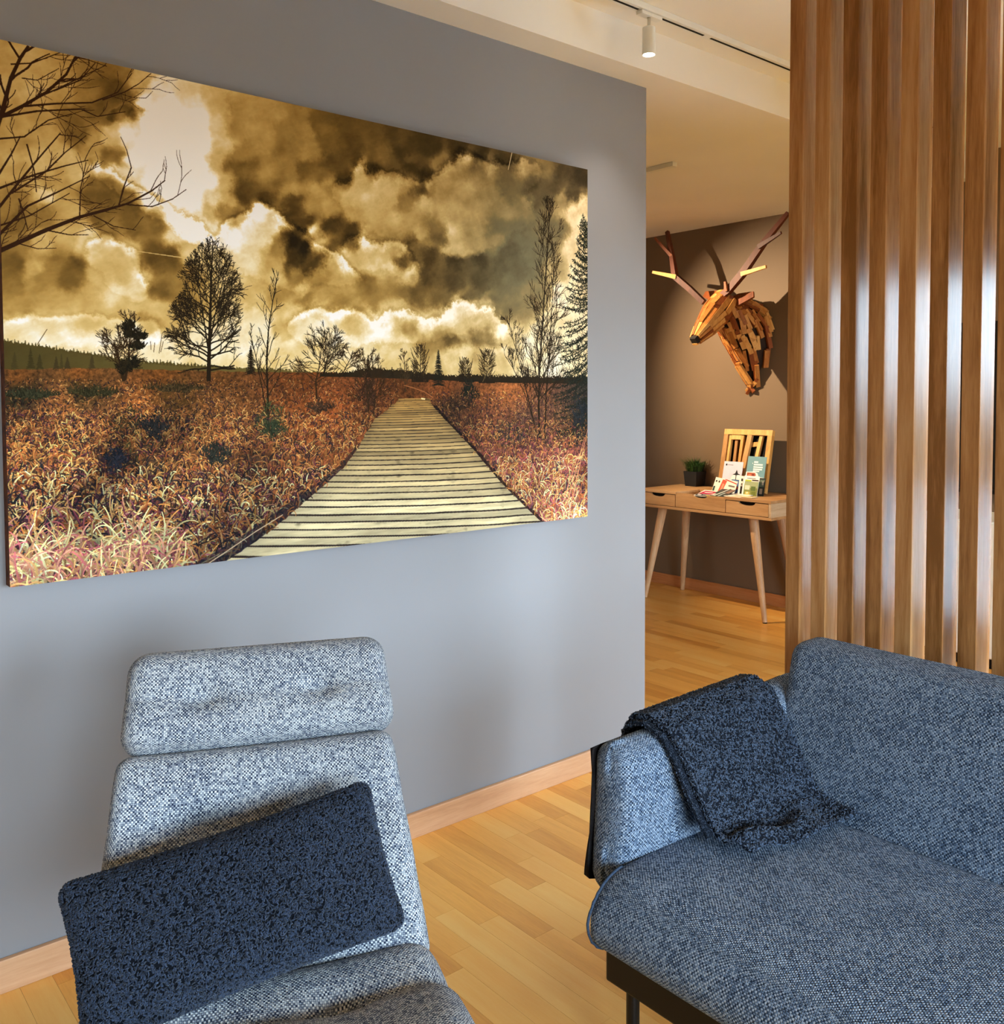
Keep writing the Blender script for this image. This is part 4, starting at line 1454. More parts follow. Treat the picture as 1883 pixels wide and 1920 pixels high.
def paint_picture():
    W, H = PW_, PH_
    rng = prng
    # photograph pixel of every texel, and back
    m = np.array([list(_r), list(_u), list(_f)])
    e = np.array(EYE)
    def inv(px, py):
        """photo px -> texel"""
        px, py = np.asarray(px, float), np.asarray(py, float)
        d = np.array(_f)[None] + np.outer((px.ravel() - PCX) / FPX, np.array(_r)) - np.outer((py.ravel() - PCY) / FPX, np.array(_u))
        k = (CYF - e[1]) / d[:, 1]
        X, Z = e[0] + d[:, 0] * k, e[2] + d[:, 2] * k
        return ((X - CX0) / (CX1 - CX0) * W).reshape(px.shape), ((CZ1 - Z) / (CZ1 - CZ0) * H).reshape(px.shape)
    jj, ii = np.meshgrid(np.arange(W) + .5, np.arange(H) + .5)
    pts = np.stack([CX0 + jj / W * (CX1 - CX0) - e[0], np.full_like(jj, CYF - e[1]), CZ1 - ii / H * (CZ1 - CZ0) - e[2]], axis=-1)
    q = pts @ m.T
    PX = (PCX + FPX * q[..., 0] / q[..., 2]).astype(np.float32)
    PY = (PCY - FPX * q[..., 1] / q[..., 2]).astype(np.float32)
    del pts, q

    rot = [-0.45]
    J32, I32 = None, None
    def lattice(sx, sy):
        nonlocal J32, I32
        if J32 is None:
            J32, I32 = jj.astype(np.float32), ii.astype(np.float32)
        th = rng.uniform(0.3, 1.2)
        c, s = math.cos(th), math.sin(th)
        if sx != sy:
            c, s = math.cos(rot[0]), math.sin(rot[0])
        x = J32 * np.float32(c / sx) + I32 * np.float32(s / sx) + np.float32(W / sx)
        y = I32 * np.float32(c / sy) - J32 * np.float32(s / sy) + np.float32(W / sy)
        x0, y0 = x.astype(np.int32), y.astype(np.int32)
        nx_ = int(x0.max()) + 3
        g = rng.random((int(y0.max()) + 3) * nx_).astype(np.float32)
        x -= x0
        y -= y0
        x, y = x * x * (3 - 2 * x), y * y * (3 - 2 * y)
        k0 = y0 * np.int32(nx_) + x0
        a = g[k0]
        a += (g[k0 + 1] - a) * x
        k0 += np.int32(nx_)
        b = g[k0]
        b += (g[k0 + 1] - b) * x
        b -= a
        b *= y
        a += b
        return a
    def fbm(s, octs, gain=0.55, ax=1.0):
        a, t, r = 1.0, 0.0, 0.0
        for k in range(octs):
            r = r + a * (lattice(max(2, s * ax / 2 ** k), max(2, s / 2 ** k)) - 0.5)
            t += a
            a *= gain
        return r / t * 2

    def field(P, step, x0, x1, y0, y1, power, nc):
        """scattered control points -> smooth map, sampled with bilinear look-up"""
        P = np.array(P, float)
        gx, gy = np.arange(x0, x1 + step, step), np.arange(y0, y1 + step, step)
        X, Y = np.meshgrid(gx, gy)
        num, den = np.zeros(X.shape + (nc,)), np.zeros(X.shape)
        for p in P:
            w = 1.0 / ((X - p[0]) ** 2 + (Y - p[1]) ** 2 + 110.0) ** power
            num += w[..., None] * p[2:2 + nc]
            den += w
        G = (num / den[..., None]).astype(np.float32)
        def look(px, py):
            a = np.clip((px - x0) / step, 0, len(gx) - 1.001)
            b = np.clip((py - y0) / step, 0, len(gy) - 1.001)
            a0, b0 = a.astype(int), b.astype(int)
            fa, fb = (a - a0)[..., None], (b - b0)[..., None]
            return (G[b0, a0] * (1 - fa) + G[b0, a0 + 1] * fa) * (1 - fb) + (G[b0 + 1, a0] * (1 - fa) + G[b0 + 1, a0 + 1] * fa) * fb
        return look

    SKY = """20 100 62 60 110 66 110 120 62 160 120 50 200 130 45 230 140 50 262 150 72 300 160 88 360 170 80 400 175 72
20 160 68 70 170 70 120 170 64 165 165 50 215 165 33 245 185 40 272 190 90 320 200 95 370 200 88 420 200 70 470 200 62 520 220 60 560 220 55 600 230 40 650 240 33 700 250 36 750 258 30 800 270 26
20 215 62 80 220 62 130 225 45 185 205 38 205 215 42 250 212 42 235 228 78 280 225 100 330 230 100 380 230 97 420 235 78 460 240 60 500 250 62 540 250 50 580 250 60 610 260 42 660 270 30 720 285 42 770 300 34
30 260 60 90 265 66 140 255 42 180 265 66 210 255 80 240 250 92 290 260 100 340 270 100 390 270 100 430 275 75 470 285 55 500 270 62 540 285 50 580 290 58 620 300 32 660 290 29 700 312 30 740 310 35 790 320 30
20 300 66 60 300 70 120 290 70 170 290 60 205 295 44 225 302 45 250 300 92 310 310 100 370 310 100 420 310 72 445 315 45 475 315 42 500 320 55 540 320 55 575 320 36 600 335 40 640 330 28 668 308 74 682 335 68 720 340 70 760 350 55 790 360 26
30 340 60 90 340 62 150 330 72 180 315 86 215 325 90 170 345 42 205 350 42 240 340 88 290 350 100 350 350 100 400 345 95 430 345 72 470 355 32 510 350 45 540 360 62 590 360 60 620 345 55 660 370 68 700 370 72 740 370 70
20 380 50 80 370 82 120 375 60 165 375 38 200 375 35 235 370 38 268 375 92 310 385 97 360 380 95 400 385 86 432 385 68 465 375 27 500 375 27 545 382 32 580 395 56 620 395 60 660 405 60 700 400 68 740 410 66
25 420 42 80 410 50 130 400 62 190 410 38 240 400 40 280 410 46 312 408 92 350 412 92 390 400 72 420 402 50 448 406 48 490 396 92 470 420 88 520 418 86 545 402 30 575 420 26 620 430 23 660 440 26 700 432 62 730 450 58
30 450 50 80 455 70 120 440 66 160 450 80 210 440 55 250 440 42 290 430 42 330 440 88 370 430 94 400 440 94 440 450 92 490 440 80 520 450 48 548 452 17 560 436 24 575 470 12 598 465 74 585 436 80 640 470 33 662 458 28 648 484 74 680 460 82 720 470 68 760 465 72
20 490 40 60 500 68 100 490 46 140 500 36 180 480 78 210 465 80 240 475 70 290 470 38 330 480 36 290 490 36 360 470 75 430 480 76 470 490 82 520 490 60 550 490 28 590 500 32 620 500 64 650 500 77 700 500 76 740 500 80 772 510 74 800 480 30 850 490 26
30 530 50 80 520 52 130 520 38 180 520 72 230 520 68 270 530 76 300 540 43 330 545 50 460 510 75 520 520 66 560 510 45 600 520 48 640 530 62 700 540 50 760 545 48 575 540 74
40 570 55 100 560 62 160 570 66 210 560 80 260 570 76 300 580 70 480 560 72 520 550 55 580 560 50 640 570 52 700 570 50 560 590 80 600 586 74
40 610 80 100 610 76 160 600 70 220 600 74 280 610 60 480 590 86 500 610 88 540 620 70 600 604 84 640 592 86 660 612 70 700 602 82 720 620 87
60 640 82 120 645 84 180 650 86 240 640 82 290 650 86 400 640 84 500 650 84 560 650 80 640 640 86 700 650 82 760 660 78 850 670 76 930 670 76
760 290 23 800 265 18 860 285 20 900 290 18 790 332 14 775 318 22 872 300 64 850 320 62 820 310 50 900 310 42 925 310 56 947 300 26 985 308 60 1010 320 52 1050 330 28 1090 340 20
750 350 68 800 350 56 840 355 56 880 360 62 920 360 56 960 345 38 1000 345 30 1040 360 33 1080 368 28 1097 384 82
760 390 50 800 385 68 850 390 62 900 400 62 950 400 55 990 380 52 1020 370 32 1060 378 60 1076 395 82 1092 410 86
760 420 60 810 430 45 820 447 36 790 440 64 850 430 70 900 430 62 940 430 40 962 440 38 1040 430 42 1085 450 82
768 460 28 800 470 58 840 470 72 860 467 70 900 452 62 935 452 56 962 470 33
760 485 27 800 494 25 850 492 22 900 480 25 940 500 30 970 500 36 766 522 70 800 520 30 850 530 28 900 530 32 950 540 40
780 552 40 830 560 40 880 556 40 930 565 44 960 580 50 760 592 77 800 600 82 770 615 55 840 600 82 862 570 80 880 580 84 912 580 82 900 600 70 922 600 72 950 620 84 860 625 70
800 645 50 850 645 40 900 640 43 930 640 48 760 640 75 960 650 76 780 660 72 880 665 76 930 665 72 1000 650 85 1050 600 85 1060 560 88 1080 500 85 1000 560 50 1000 480 42 1050 500 70 1080 620 86 1040 680 88 980 690 80"""
    nums = [float(x) for x in SKY.split()]
    pts = [(nums[i], nums[i + 1], nums[i + 2] / 100.0) for i in range(0, len(nums), 3)]
    look = field(pts, 2.5, -10, 1120, 60, 720, 2.1, 1)
    wx, wy = fbm(150, 6, 0.6), fbm(150, 6, 0.6)
    sx, sy = fbm(40, 5, 0.72), fbm(40, 5, 0.72)
    ax, ay = PX + wx * 20 + sx * 9, PY + wy * 18 + sy * 9
    val = look(ax, ay)[..., 0]
    # edges that face the sun catch its light, the far sides fall off
    dx, dy = 335 - PX, 285 - PY
    dd = np.sqrt(dx * dx + dy * dy) + 60
    lit = val - look(ax + dx / dd * 11, ay + dy / dd * 11 - 3)[..., 0]
    det = fbm(60, 6, 0.65, 1.7)
    streak = fbm(40, 5, 0.7, 2.6)
    bil = 0.0
    for k, (s_, a_) in enumerate(((120, .5), (60, .3), (30, .2), (14, .14))):
        bil = bil + a_ * (1 - 2.2 * np.abs(lattice(s_, s_ * 0.999) - 0.5) * 2)
    mid_ = 1 - np.clip((val - 0.82) / 0.15, 0, 1)
    val = val + np.clip(lit, -0.12, 0.4) * 0.40 * mid_ + (det * 0.06 + streak * 0.05 + bil * 0.075 * np.clip(val * 1.6, 0.25, 1)) * mid_
    # heaped clouds with crisp, ragged outlines
    gx_, gy_ = np.meshgrid(np.arange(-20, 1140, 2.0), np.arange(60, 724, 2.0))
    def heap(poly, up_, rim_, out_, amp=0.8, soft=0.16, blur=5):
        nonlocal val
        poly = np.array(poly, float)
        inside = np.zeros(gx_.shape, bool)
        for a, b in zip(poly, np.roll(poly, -1, 0)):
            c = ((a[1] > gy_) != (b[1] > gy_)) & (gx_ < (b[0] - a[0]) * (gy_ - a[1]) / (b[1] - a[1] + 1e-9) + a[0])
            inside ^= c
        msk = inside.astype(np.float32)
        for _ in range(3):
            for ax_ in (0, 1):
                acc = np.zeros_like(msk)
                for s_ in range(-blur, blur + 1):
                    acc += np.roll(msk, s_, ax_)
                msk = acc / (2 * blur + 1)
        fa = np.clip((PX + wx * 9 + sx * 6 + 20) / 2, 0, msk.shape[1] - 1).astype(int)
        fb = np.clip((PY + wy * 8 + sy * 6 - 60) / 2, 0, msk.shape[0] - 1).astype(int)
        tp = np.clip((np.roll(msk, -6, 0) - np.roll(msk, 6, 0)) * 1.3 + (np.roll(msk, 5, 1) - np.roll(msk, -5, 1)) * 0.0 + 0.12, 0, 1)[fb, fa]
        m_ = msk[fb, fa] + rag * amp * np.clip(4 * msk[fb, fa] * (1.25 - msk[fb, fa]), 0, 1)
        c_ = np.clip((m_ - 0.5 + soft) / (2 * soft), 0, 1)
        c_ = c_ * c_ * (3 - 2 * c_)
        band_ = np.exp(-((m_ - 0.72) / 0.24) ** 2) * c_ * tp
        near_ = np.exp(-((m_ - 0.34) / 0.16) ** 2) * (1 - c_) * np.clip(tp + 0.25, 0, 1)
        val = val + c_ * up_ + band_ * rim_ * 0.72 - near_ * out_
    rag = 0.0
    for s_, a_ in ((80, .34), (40, .30), (20, .26), (10, .18), (5, .10)):
        rag = rag + a_ * (0.5 - 2 * np.abs(lattice(s_, s_ * 0.999) - 0.5))
    heap([(664, 310), (680, 300), (700, 325), (730, 322), (760, 345), (790, 352), (815, 335), (850, 300), (870, 285), (900, 300), (930, 310), (985, 300), (1010, 315), (990, 345), (960, 350), (985, 375), (1000, 400), (980, 425), (945, 435), (955, 455), (905, 460), (860, 478), (825, 468), (790, 450), (750, 440), (700, 440), (660, 415), (640, 385), (620, 350), (655, 340)], 0.03, 0.12, 0.13)
    heap([(655, 450), (675, 440), (700, 455), (720, 458), (745, 450), (770, 480), (780, 505), (770, 525), (740, 510), (700, 500), (660, 497), (640, 478)], 0.04, 0.15, 0.12, blur=4)
    heap([(448, 408), (470, 395), (497, 380), (515, 395), (540, 420), (575, 448), (610, 468), (650, 498), (690, 535), (640, 532), (600, 522), (560, 545), (500, 525), (450, 505), (420, 470), (400, 440), (420, 420)], 0.03, 0.22, 0.13, amp=0.6, soft=0.09, blur=4)
    heap([(515, 428), (565, 432), (590, 460), (622, 490), (590, 512), (550, 492), (525, 460)], -0.14, -0.02, -0.06, soft=0.25, blur=5)
    heap([(560, 590), (600, 578), (640, 590), (660, 580), (700, 602), (740, 590), (765, 583), (800, 600), (838, 595), (840, 572), (860, 562), (885, 575), (900, 580), (918, 574), (925, 590), (950, 610), (960, 640), (900, 632), (840, 628), (780, 632), (700, 642), (640, 642), (580, 642), (540, 620)], 0.05, 0.13, 0.12, blur=4)
    heap([(165, 455), (190, 440), (215, 455), (240, 470), (258, 480), (255, 500), (262, 520), (285, 540), (270, 562), (230, 562), (200, 530), (185, 500), (160, 480)], 0.04, 0.16, 0.10, blur=4)
    heap([(150, 298), (200, 318), (260, 362), (330, 398), (420, 452), (350, 446), (285, 404), (212, 352)], 0.08, 0.10, 0.14, blur=4)
    heap([(225, 232), (250, 222), (275, 165), (300, 140), (420, 165), (430, 260), (440, 350), (400, 400), (330, 400), (270, 350), (240, 290)], 0.04, 0.02, 0.05, blur=5)
    heap([(200, 215), (240, 195), (262, 200), (272, 222), (245, 225), (215, 225)], -0.10, 0.0, -0.05, blur=4)
    heap([(5, 600), (60, 590), (110, 600), (160, 590), (220, 602), (290, 600), (300, 640), (10, 650)], 0.04, 0.08, 0.06, blur=4)
    val = np.clip((val - 0.52) * 1.15 + 0.505, 0, 1)
    stops = np.array([0, .12, .25, .4, .55, .68, .8, .92, 1.0])
    cols = np.array([(36, 25, 7), (58, 41, 13), (84, 61, 24), (124, 93, 40), (164, 127, 62), (198, 160, 90), (222, 190, 124), (242, 224, 184), (252, 247, 240)], float)
    img = np.stack([np.interp(val, stops, cols[:, c]) for c in range(3)], axis=-1).astype(np.float32)
    # greener, cooler sky to the right
    tint = (np.exp(-((PX - 985) / 120) ** 2 - ((PY - 480) / 150) ** 2) * np.clip(1 - np.abs(val - 0.4) * 2.2, 0, 1))[..., None]
    img = img * (1 - 0.62 * tint) + np.array([112, 122, 104]) * 0.62 * tint
    t2 = np.clip((PX - 640) / 460, 0, 1)[..., None] * 0.45
    g = img.mean(-1, keepdims=True)
    img = img * (1 - t2) + (g * np.array([1.10, 1.0, 0.80])) * t2

    # ---- ground colours
    GR = [(30, 700, 118, 66, 32), (150, 705, 138, 76, 36), (300, 705, 120, 66, 30), (420, 705, 110, 62, 30), (560, 715, 112, 56, 26), (40, 745, 46, 42, 28), (150, 738, 66, 52, 28), (330, 745, 92, 58, 28), (120, 765, 180, 104, 58), (260, 765, 186, 100, 50), (400, 770, 132, 76, 40),
          (60, 800, 120, 68, 56), (160, 800, 150, 86, 58), (240, 805, 70, 52, 34), (320, 810, 76, 58, 34), (420, 810, 150, 86, 46), (60, 860, 160, 96, 60), (130, 880, 178, 112, 68), (220, 870, 44, 40, 42), (300, 880, 110, 72, 46), (380, 880, 150, 86, 52), (470, 880, 66, 46, 38), (560, 800, 150, 74, 36), (620, 780, 160, 78, 38), (640, 840, 130, 66, 38), (560, 870, 140, 76, 46),
          (60, 950, 120, 62, 60), (130, 930, 96, 40, 56), (190, 930, 60, 36, 46), (260, 930, 150, 92, 62), (360, 940, 150, 84, 64), (460, 940, 120, 62, 56), (540, 920, 110, 60, 48), (60, 1010, 112, 60, 76), (150, 1010, 60, 44, 58), (250, 1000, 110, 56, 72), (330, 990, 76, 44, 66), (420, 990, 48, 40, 58), (480, 985, 42, 38, 52), (60, 1070, 140, 74, 104), (160, 1060, 118, 60, 92), (250, 1050, 112, 52, 84), (330, 1040, 80, 46, 74), (400, 1030, 46, 42, 62),
          (760, 720, 96, 50, 24), (830, 735, 130, 66, 34), (950, 735, 176, 96, 54), (900, 730, 140, 76, 42), (870, 780, 88, 50, 34), (920, 800, 130, 70, 50), (980, 800, 96, 62, 52), (930, 850, 120, 66, 56), (1000, 870, 122, 58, 62), (1060, 860, 172, 88, 76), (1060, 920, 138, 62, 76), (1020, 920, 120, 60, 62), (1090, 900, 96, 48, 66), (1070, 960, 176, 98, 92), (1095, 780, 44, 44, 46), (1060, 790, 110, 70, 50), (700, 770, 110, 56, 30), (850, 760, 70, 44, 28)]
    gl = field(GR, 4, -10, 1120, 640, 1120, 1.6, 3)
    gcol = gl(PX + fbm(60, 4) * 16, PY + fbm(60, 4) * 12) * (0.88 + 0.5 * fbm(9, 3, 0.8))[..., None] * np.array([0.98, 1.05, 0.96], np.float32)
    hx = np.array([-20, 40, 130, 200, 260, 330, 450, 600, 700, 800, 900, 960, 1120.0])
    hy = np.array([692, 693, 690, 691, 692, 694, 697, 698, 700, 704, 708, 710, 712.0])
    hor = np.interp(PX, hx, hy)
    ground = PY > hor + fbm(20, 3) * 2.0
    img[ground] = gcol[ground]
    # wooded ridge on the left, dark band of trees in the middle
    ry = np.interp(PX, [-20, 5, 60, 120, 180, 240, 330, 430, 520, 600], [634, 638, 646, 656, 664, 675, 682, 688, 692, 698])
    ridge = (PY > ry + fbm(8, 2, ax=0.5) * 4.5) & ~ground & (PX < 600)
    rc = np.stack([92 + 10 * det, 78 + 10 * det, 36 + 6 * det], -1)
    img[ridge] = rc[ridge] * (0.80 + 0.25 * np.clip((PX[ridge] / 400), 0, 1))[:, None]
    by = np.interp(PX, [640, 700, 760, 800, 840, 880, 930, 1000, 1100], [698, 690, 694, 700, 704, 702, 704, 706, 706])
    band = (PY > by + fbm(7, 2, ax=0.6) * 5) & (PY < hor + 8) & (PX > 600)
    img[band] = np.array([38, 28, 14]) * (1 + 0.3 * det[band][:, None])

    # ---- stroke rasteriser: strokes are painted in order, later ones on top
    SX, SY, SC = [], [], []
    def flush():
        if not SX:
            return
        x, y, c = np.concatenate(SX), np.concatenate(SY), np.concatenate(SC)
        xi, yi = np.round(x).astype(int), np.round(y).astype(int)
        ok = (xi >= 0) & (xi < W) & (yi >= 0) & (yi < H)
        img[yi[ok], xi[ok]] = c[ok]
        SX.clear(); SY.clear(); SC.clear()
    def seg(x0, y0, x1, y1, w0, w1, col):
        """texel-space tapered segment"""
        L = math.hypot(x1 - x0, y1 - y0)
        n = max(2, int(L * 1.4))
        t = np.linspace(0, 1, n)
        w = w0 + (w1 - w0) * t
        k = max(1, int(math.ceil(max(w0, w1) * 1.3)))
        o = (np.arange(k) - (k - 1) / 2) / max(1, k) if k > 1 else np.zeros(1)
        nx, ny = -(y1 - y0) / max(L, 1e-6), (x1 - x0) / max(L, 1e-6)
        X = (x0 + (x1 - x0) * t)[:, None] + nx * o[None] * w[:, None]
        Y = (y0 + (y1 - y0) * t)[:, None] + ny * o[None] * w[:, None]
        SX.append(X.ravel()); SY.append(Y.ravel())
        SC.append(np.broadcast_to(np.array(col, np.float32), (X.size, 3)))
    R = random.Random(17)
    def grow(x, y, a, L, w, depth, col, up=0.25, spread=0.55, wig=0.16, kids=(2, 3), shrink=0.72, env=None):
        """recursive bare branch; a = heading, y grows downwards"""
        n = 4
        for i in range(n):
            a += R.gauss(0, wig)
            a += up * 0.15 * math.sin(-math.pi / 2 - a)
            x1, y1 = x + math.cos(a) * L / n, y + math.sin(a) * L / n
            w1 = w * 0.93
            if env is not None:
                j_ = R.gauss(0, 11)
                if not (np.interp(y1 + j_, env[0], env[1], 1e9, 1e9) + j_ < x1 < np.interp(y1 + j_, env[0], env[2], -1e9, -1e9) + j_):
                    return
            seg(x, y, x1, y1, w, w1, col)
            x, y, w = x1, y1, w1
            if depth > 0 and i >= 1 and R.random() < 0.65:
                s = R.choice((-1, 1))
                grow(x, y, a + s * R.uniform(0.35, 1.0) * spread * 1.3, L * R.uniform(0.40, 0.68), max(0.9, w * 0.55), depth - 1, col, up, spread, wig, kids, shrink, env)
        if depth > 0:
            for k in range(R.randint(*kids)):
                grow(x, y, a + R.uniform(-1, 1) * spread, L * shrink * R.uniform(0.75, 1.1), max(0.9, w * 0.7), depth - 1, col, up, spread, wig, kids, shrink, env)
    def T(px, py):
        a, b = inv(np.array([float(px)]), np.array([float(py)]))
        return float(a[0]), float(b[0])
    def trunk(points, w0, w1, col):
        q = [T(*p) for p in points]
        n = len(q) - 1
        for i in range(n):
            seg(*q[i], *q[i + 1], w0 + (w1 - w0) * i / n, w0 + (w1 - w0) * (i + 1) / n, col)
        return q

    def envelope(rows):
        """rows of (py, left px, right px), top to bottom -> texel arrays"""
        ys = [T((a + b) / 2, y)[1] for y, a, b in rows]
        return np.array(ys), np.array([T(a, y)[0] for y, a, b in rows]), np.array([T(b, y)[0] for y, a, b in rows])

    def crown_tree(points, w0, w1, col, L0, L1, nb, depth, amin, amax, up=0.3, f0=0.15, env=None):
        """trunk with branches to both sides; L0/L1 branch length low/high"""
        q = trunk(points, w0, w1, col)
        for k in range(nb):
            s = f0 + (1 - f0) * (k + R.random()) / nb
            t = s * (len(q) - 1)
            i = min(int(t), len(q) - 2)
            x, y = q[i][0] + (q[i + 1][0] - q[i][0]) * (t - i), q[i][1] + (q[i + 1][1] - q[i][1]) * (t - i)
            side = -1 if k % 2 else 1
            a = -math.pi / 2 + side * (amax + (amin - amax) * s) * R.uniform(0.75, 1.2)
            shape = math.sin(math.pi * min(1, 0.18 + 0.80 * (1 - s))) if L1 is None else 1
            L = (L0 * shape if L1 is None else L0 + (L1 - L0) * s) * R.uniform(0.75, 1.15)
            grow(x, y, a, L, max(1.2, (w0 + (w1 - w0) * s) * 0.42), depth, col, up, env=env)
    def conifer(px, top, base, hw, col, rows=14, droop=0.35):
        x0, y0 = T(px, top)
        x1, y1 = T(px, base)
        wd = abs(T(px + hw, base)[0] - x1)
        seg(x0, y0, x1, y1, 1, 3, col)
        for k in range(rows * 3):
            s = (k + R.random()) / (rows * 3)
            y = y0 + (y1 - y0) * s
            x = x0 + (x1 - x0) * s
            for sd in (-1, 1):
                L = wd * (0.08 + 0.92 * s) * R.uniform(0.6, 1.1)
                seg(x, y, x + sd * L, y + L * droop * R.uniform(0.4, 1.3), 2.6, 1.2, col)
    DK = (34, 24, 12)
    DB = (46, 30, 14)
    # far little conifers on the ridge
    for (px, tp, bs, hw, c) in ((27, 660, 690, 8, (64, 54, 26)), (57, 652, 690, 9, (56, 48, 22)), (74, 664, 690, 8, (58, 50, 24)), (105, 668, 690, 6, (60, 50, 26)), (126, 670, 690, 7, (60, 50, 26)), (115, 664, 690, 4, (66, 56, 28)), (172, 664, 690, 7, (66, 54, 28))):
        conifer(px, tp, bs, hw, c, 8, 0.5)
    for k in range(60):
        px = 8 + k * 6.5
        py = float(np.interp(px, [5, 60, 120, 180, 240, 330, 430], [638, 646, 656, 664, 675, 682, 688]))
        conifer(px, py - R.uniform(1, 6), py + 3, R.uniform(1.5, 3), (78, 64, 30), 3, 0.6)
    # central far trees
    conifer(470, 648, 700, 11, DK, 14)
    conifer(690, 666, 706, 8, DK, 10)
    conifer(735, 688, 706, 5, DK, 6)
    conifer(822, 656, 722, 13, (28, 24, 14), 16, 0.25)
    for (px, tp, bs, hw) in ((788, 646, 716, 17), (873, 671, 716, 13), (913, 655, 718, 17)):
        q0, q1 = T(px, bs), T(px, tp)
        wd = abs(T(px + hw, bs)[0] - q0[0])
        seg(*q0, *q1, 4, 1, DK)
        for k in range(150):
            s = R.random()
            yy = q0[1] + (q1[1] - q0[1]) * s
            sd = R.choice((-1, 1))
            L = wd * math.sin(math.pi * (0.25 + 0.72 * s)) * R.uniform(0.4, 1.1)
            seg(q0[0] + sd * L * R.uniform(0, .6), yy, q0[0] + sd * L, yy - L * R.uniform(0.2, 1.6), 1.5, 1.0, (66, 50, 24) if R.random() < .45 else DK)
        for k in range(60):
            x = q0[0] + R.uniform(-1, 1) * wd * 0.9
            seg(x, q0[1], x + R.uniform(-5, 5), q0[1] - R.uniform(10, 36), 4, 2, DK)
    crown_tree([(760, 735), (759, 700), (757, 660)], 4, 1.5, (58, 42, 22), 26, 14, 12, 2, 0.5, 0.9)
    crown_tree([(905, 716), (912, 700), (920, 690)], 3, 1.5, (90, 74, 44), 12, 8, 5, 1, 0.5, 0.9)
    flush()

    # ---- grass: thousands of curved blades, far to near
    def blades(n, xr, yr, pal, size, ok=None, curl=1.0):
        px, py = rng.uniform(*xr, n), rng.uniform(*yr, n)
        if ok is not None:
            k = ok(px, py)
            px, py = px[k], py[k]
        o = np.argsort(py)
        px, py = px[o], py[o]
        x, y = inv(px, py)
        n = len(x)
        near = np.clip((py - 700) / 380, 0, 1)
        L = size * (9 + 118 * near ** 1.5) * rng.uniform(0.5, 1.3, n)
        a = -math.pi / 2 + rng.normal(0, 0.55, n)
        bend = rng.normal(0, 1.5, n) * curl
        wd = 1.0 + 6.0 * near ** 1.3 * rng.uniform(0.5, 1.2, n)
        pal = np.array(pal, np.float32)
        c = pal[rng.integers(0, len(pal), n)] * rng.uniform(0.75, 1.12, n)[:, None]
        loc = gl(px, py)
        lum = loc.mean(-1, keepdims=True) / 95.0
        c = np.clip(c * (0.24 + 0.86 * np.clip(lum, 0.3, 1.35)) * np.array([1.02, 1.10, 0.98], np.float32), 0, 255)
        m = 120
        t = np.linspace(0, 1, m)[None]
        ang = a[:, None] + bend[:, None] * t * 1.5
        st = (L / m)[:, None]
        X = x[:, None] + np.cumsum(np.cos(ang) * st, 1)
        Y = y[:, None] + np.cumsum(np.sin(ang) * st, 1)
        shade = (0.62 + 0.5 * t)[..., None]
        C = np.clip(c[:, None] * shade, 0, 255)
        for i0 in range(0, n, 4000):
            s = slice(i0, i0 + 4000)
            k = 6
            o_ = (np.arange(k) - 2.5) / 5.0
            XX = X[s][..., None] + o_ * (wd[s][:, None, None] * (1.1 - 0.8 * t)[..., None]) * np.sin(ang[s])[..., None] * -1
            YY = Y[s][..., None] + o_ * (wd[s][:, None, None] * (1.1 - 0.8 * t)[..., None]) * np.cos(ang[s])[..., None]
            SX.append(XX.ravel()); SY.append(YY.ravel())
            SC.append(np.broadcast_to(C[s][:, :, None, :], XX.shape + (3,)).reshape(-1, 3))
        flush()
    LEFT = np.array([(748, 748), (725, 770), (704, 785), (690, 806), (672, 838), (645, 876), (610, 908), (563, 948), (520, 985), (480, 1015), (418, 1056)], float)
    RIGHT = np.array([(803, 745), (815, 765), (838, 790), (862, 815), (890, 845), (915, 875), (940, 905), (965, 930), (985, 950), (1015, 978), (1060, 1020)], float)
    def left_of(px, py):
        return px < np.interp(py, LEFT[:, 1], LEFT[:, 0])
    def right_of(px, py):
        return px > np.interp(py, RIGHT[:, 1], RIGHT[:, 0])
    dark = [(46, 34, 40), (62, 34, 44), (36, 34, 44), (70, 44, 36), (96, 44, 62)]
    warm = [(206, 128, 70), (222, 148, 88), (190, 106, 60), (170, 86, 50), (232, 176, 116), (150, 70, 50)]
    pale = [(238, 206, 158), (228, 184, 132), (244, 220, 180), (214, 150, 104), (206, 132, 110)]
    rust = [(176, 100, 58), (202, 124, 72), (146, 80, 46), (96, 58, 38), (218, 150, 94), (66, 46, 34)]
    blades(3600, (-5, 760), (712, 800), rust + dark[:2], 0.8, left_of)
    flush()
    # shrubs
    def shrub(px, py, w, h, col, n=300, fir=False):
        for k in range(n):
            a = R.random() * 6.28
            r = math.sqrt(R.random())
            x, y = T(px + math.cos(a) * r * w * (1 + 0.35 * math.sin(a * 3 + px)), py + math.sin(a) * r * h * (1 + 0.3 * math.sin(a * 5 + py)))
            L = R.uniform(6, 20)
            b = -math.pi / 2 + R.gauss(0, 0.7)
            c = [v * k_ for k_ in (R.uniform(0.6, 1.4),) for v in col]
            seg(x, y, x + math.cos(b) * L, y + math.sin(b) * L, 3.2, 1.5, c)
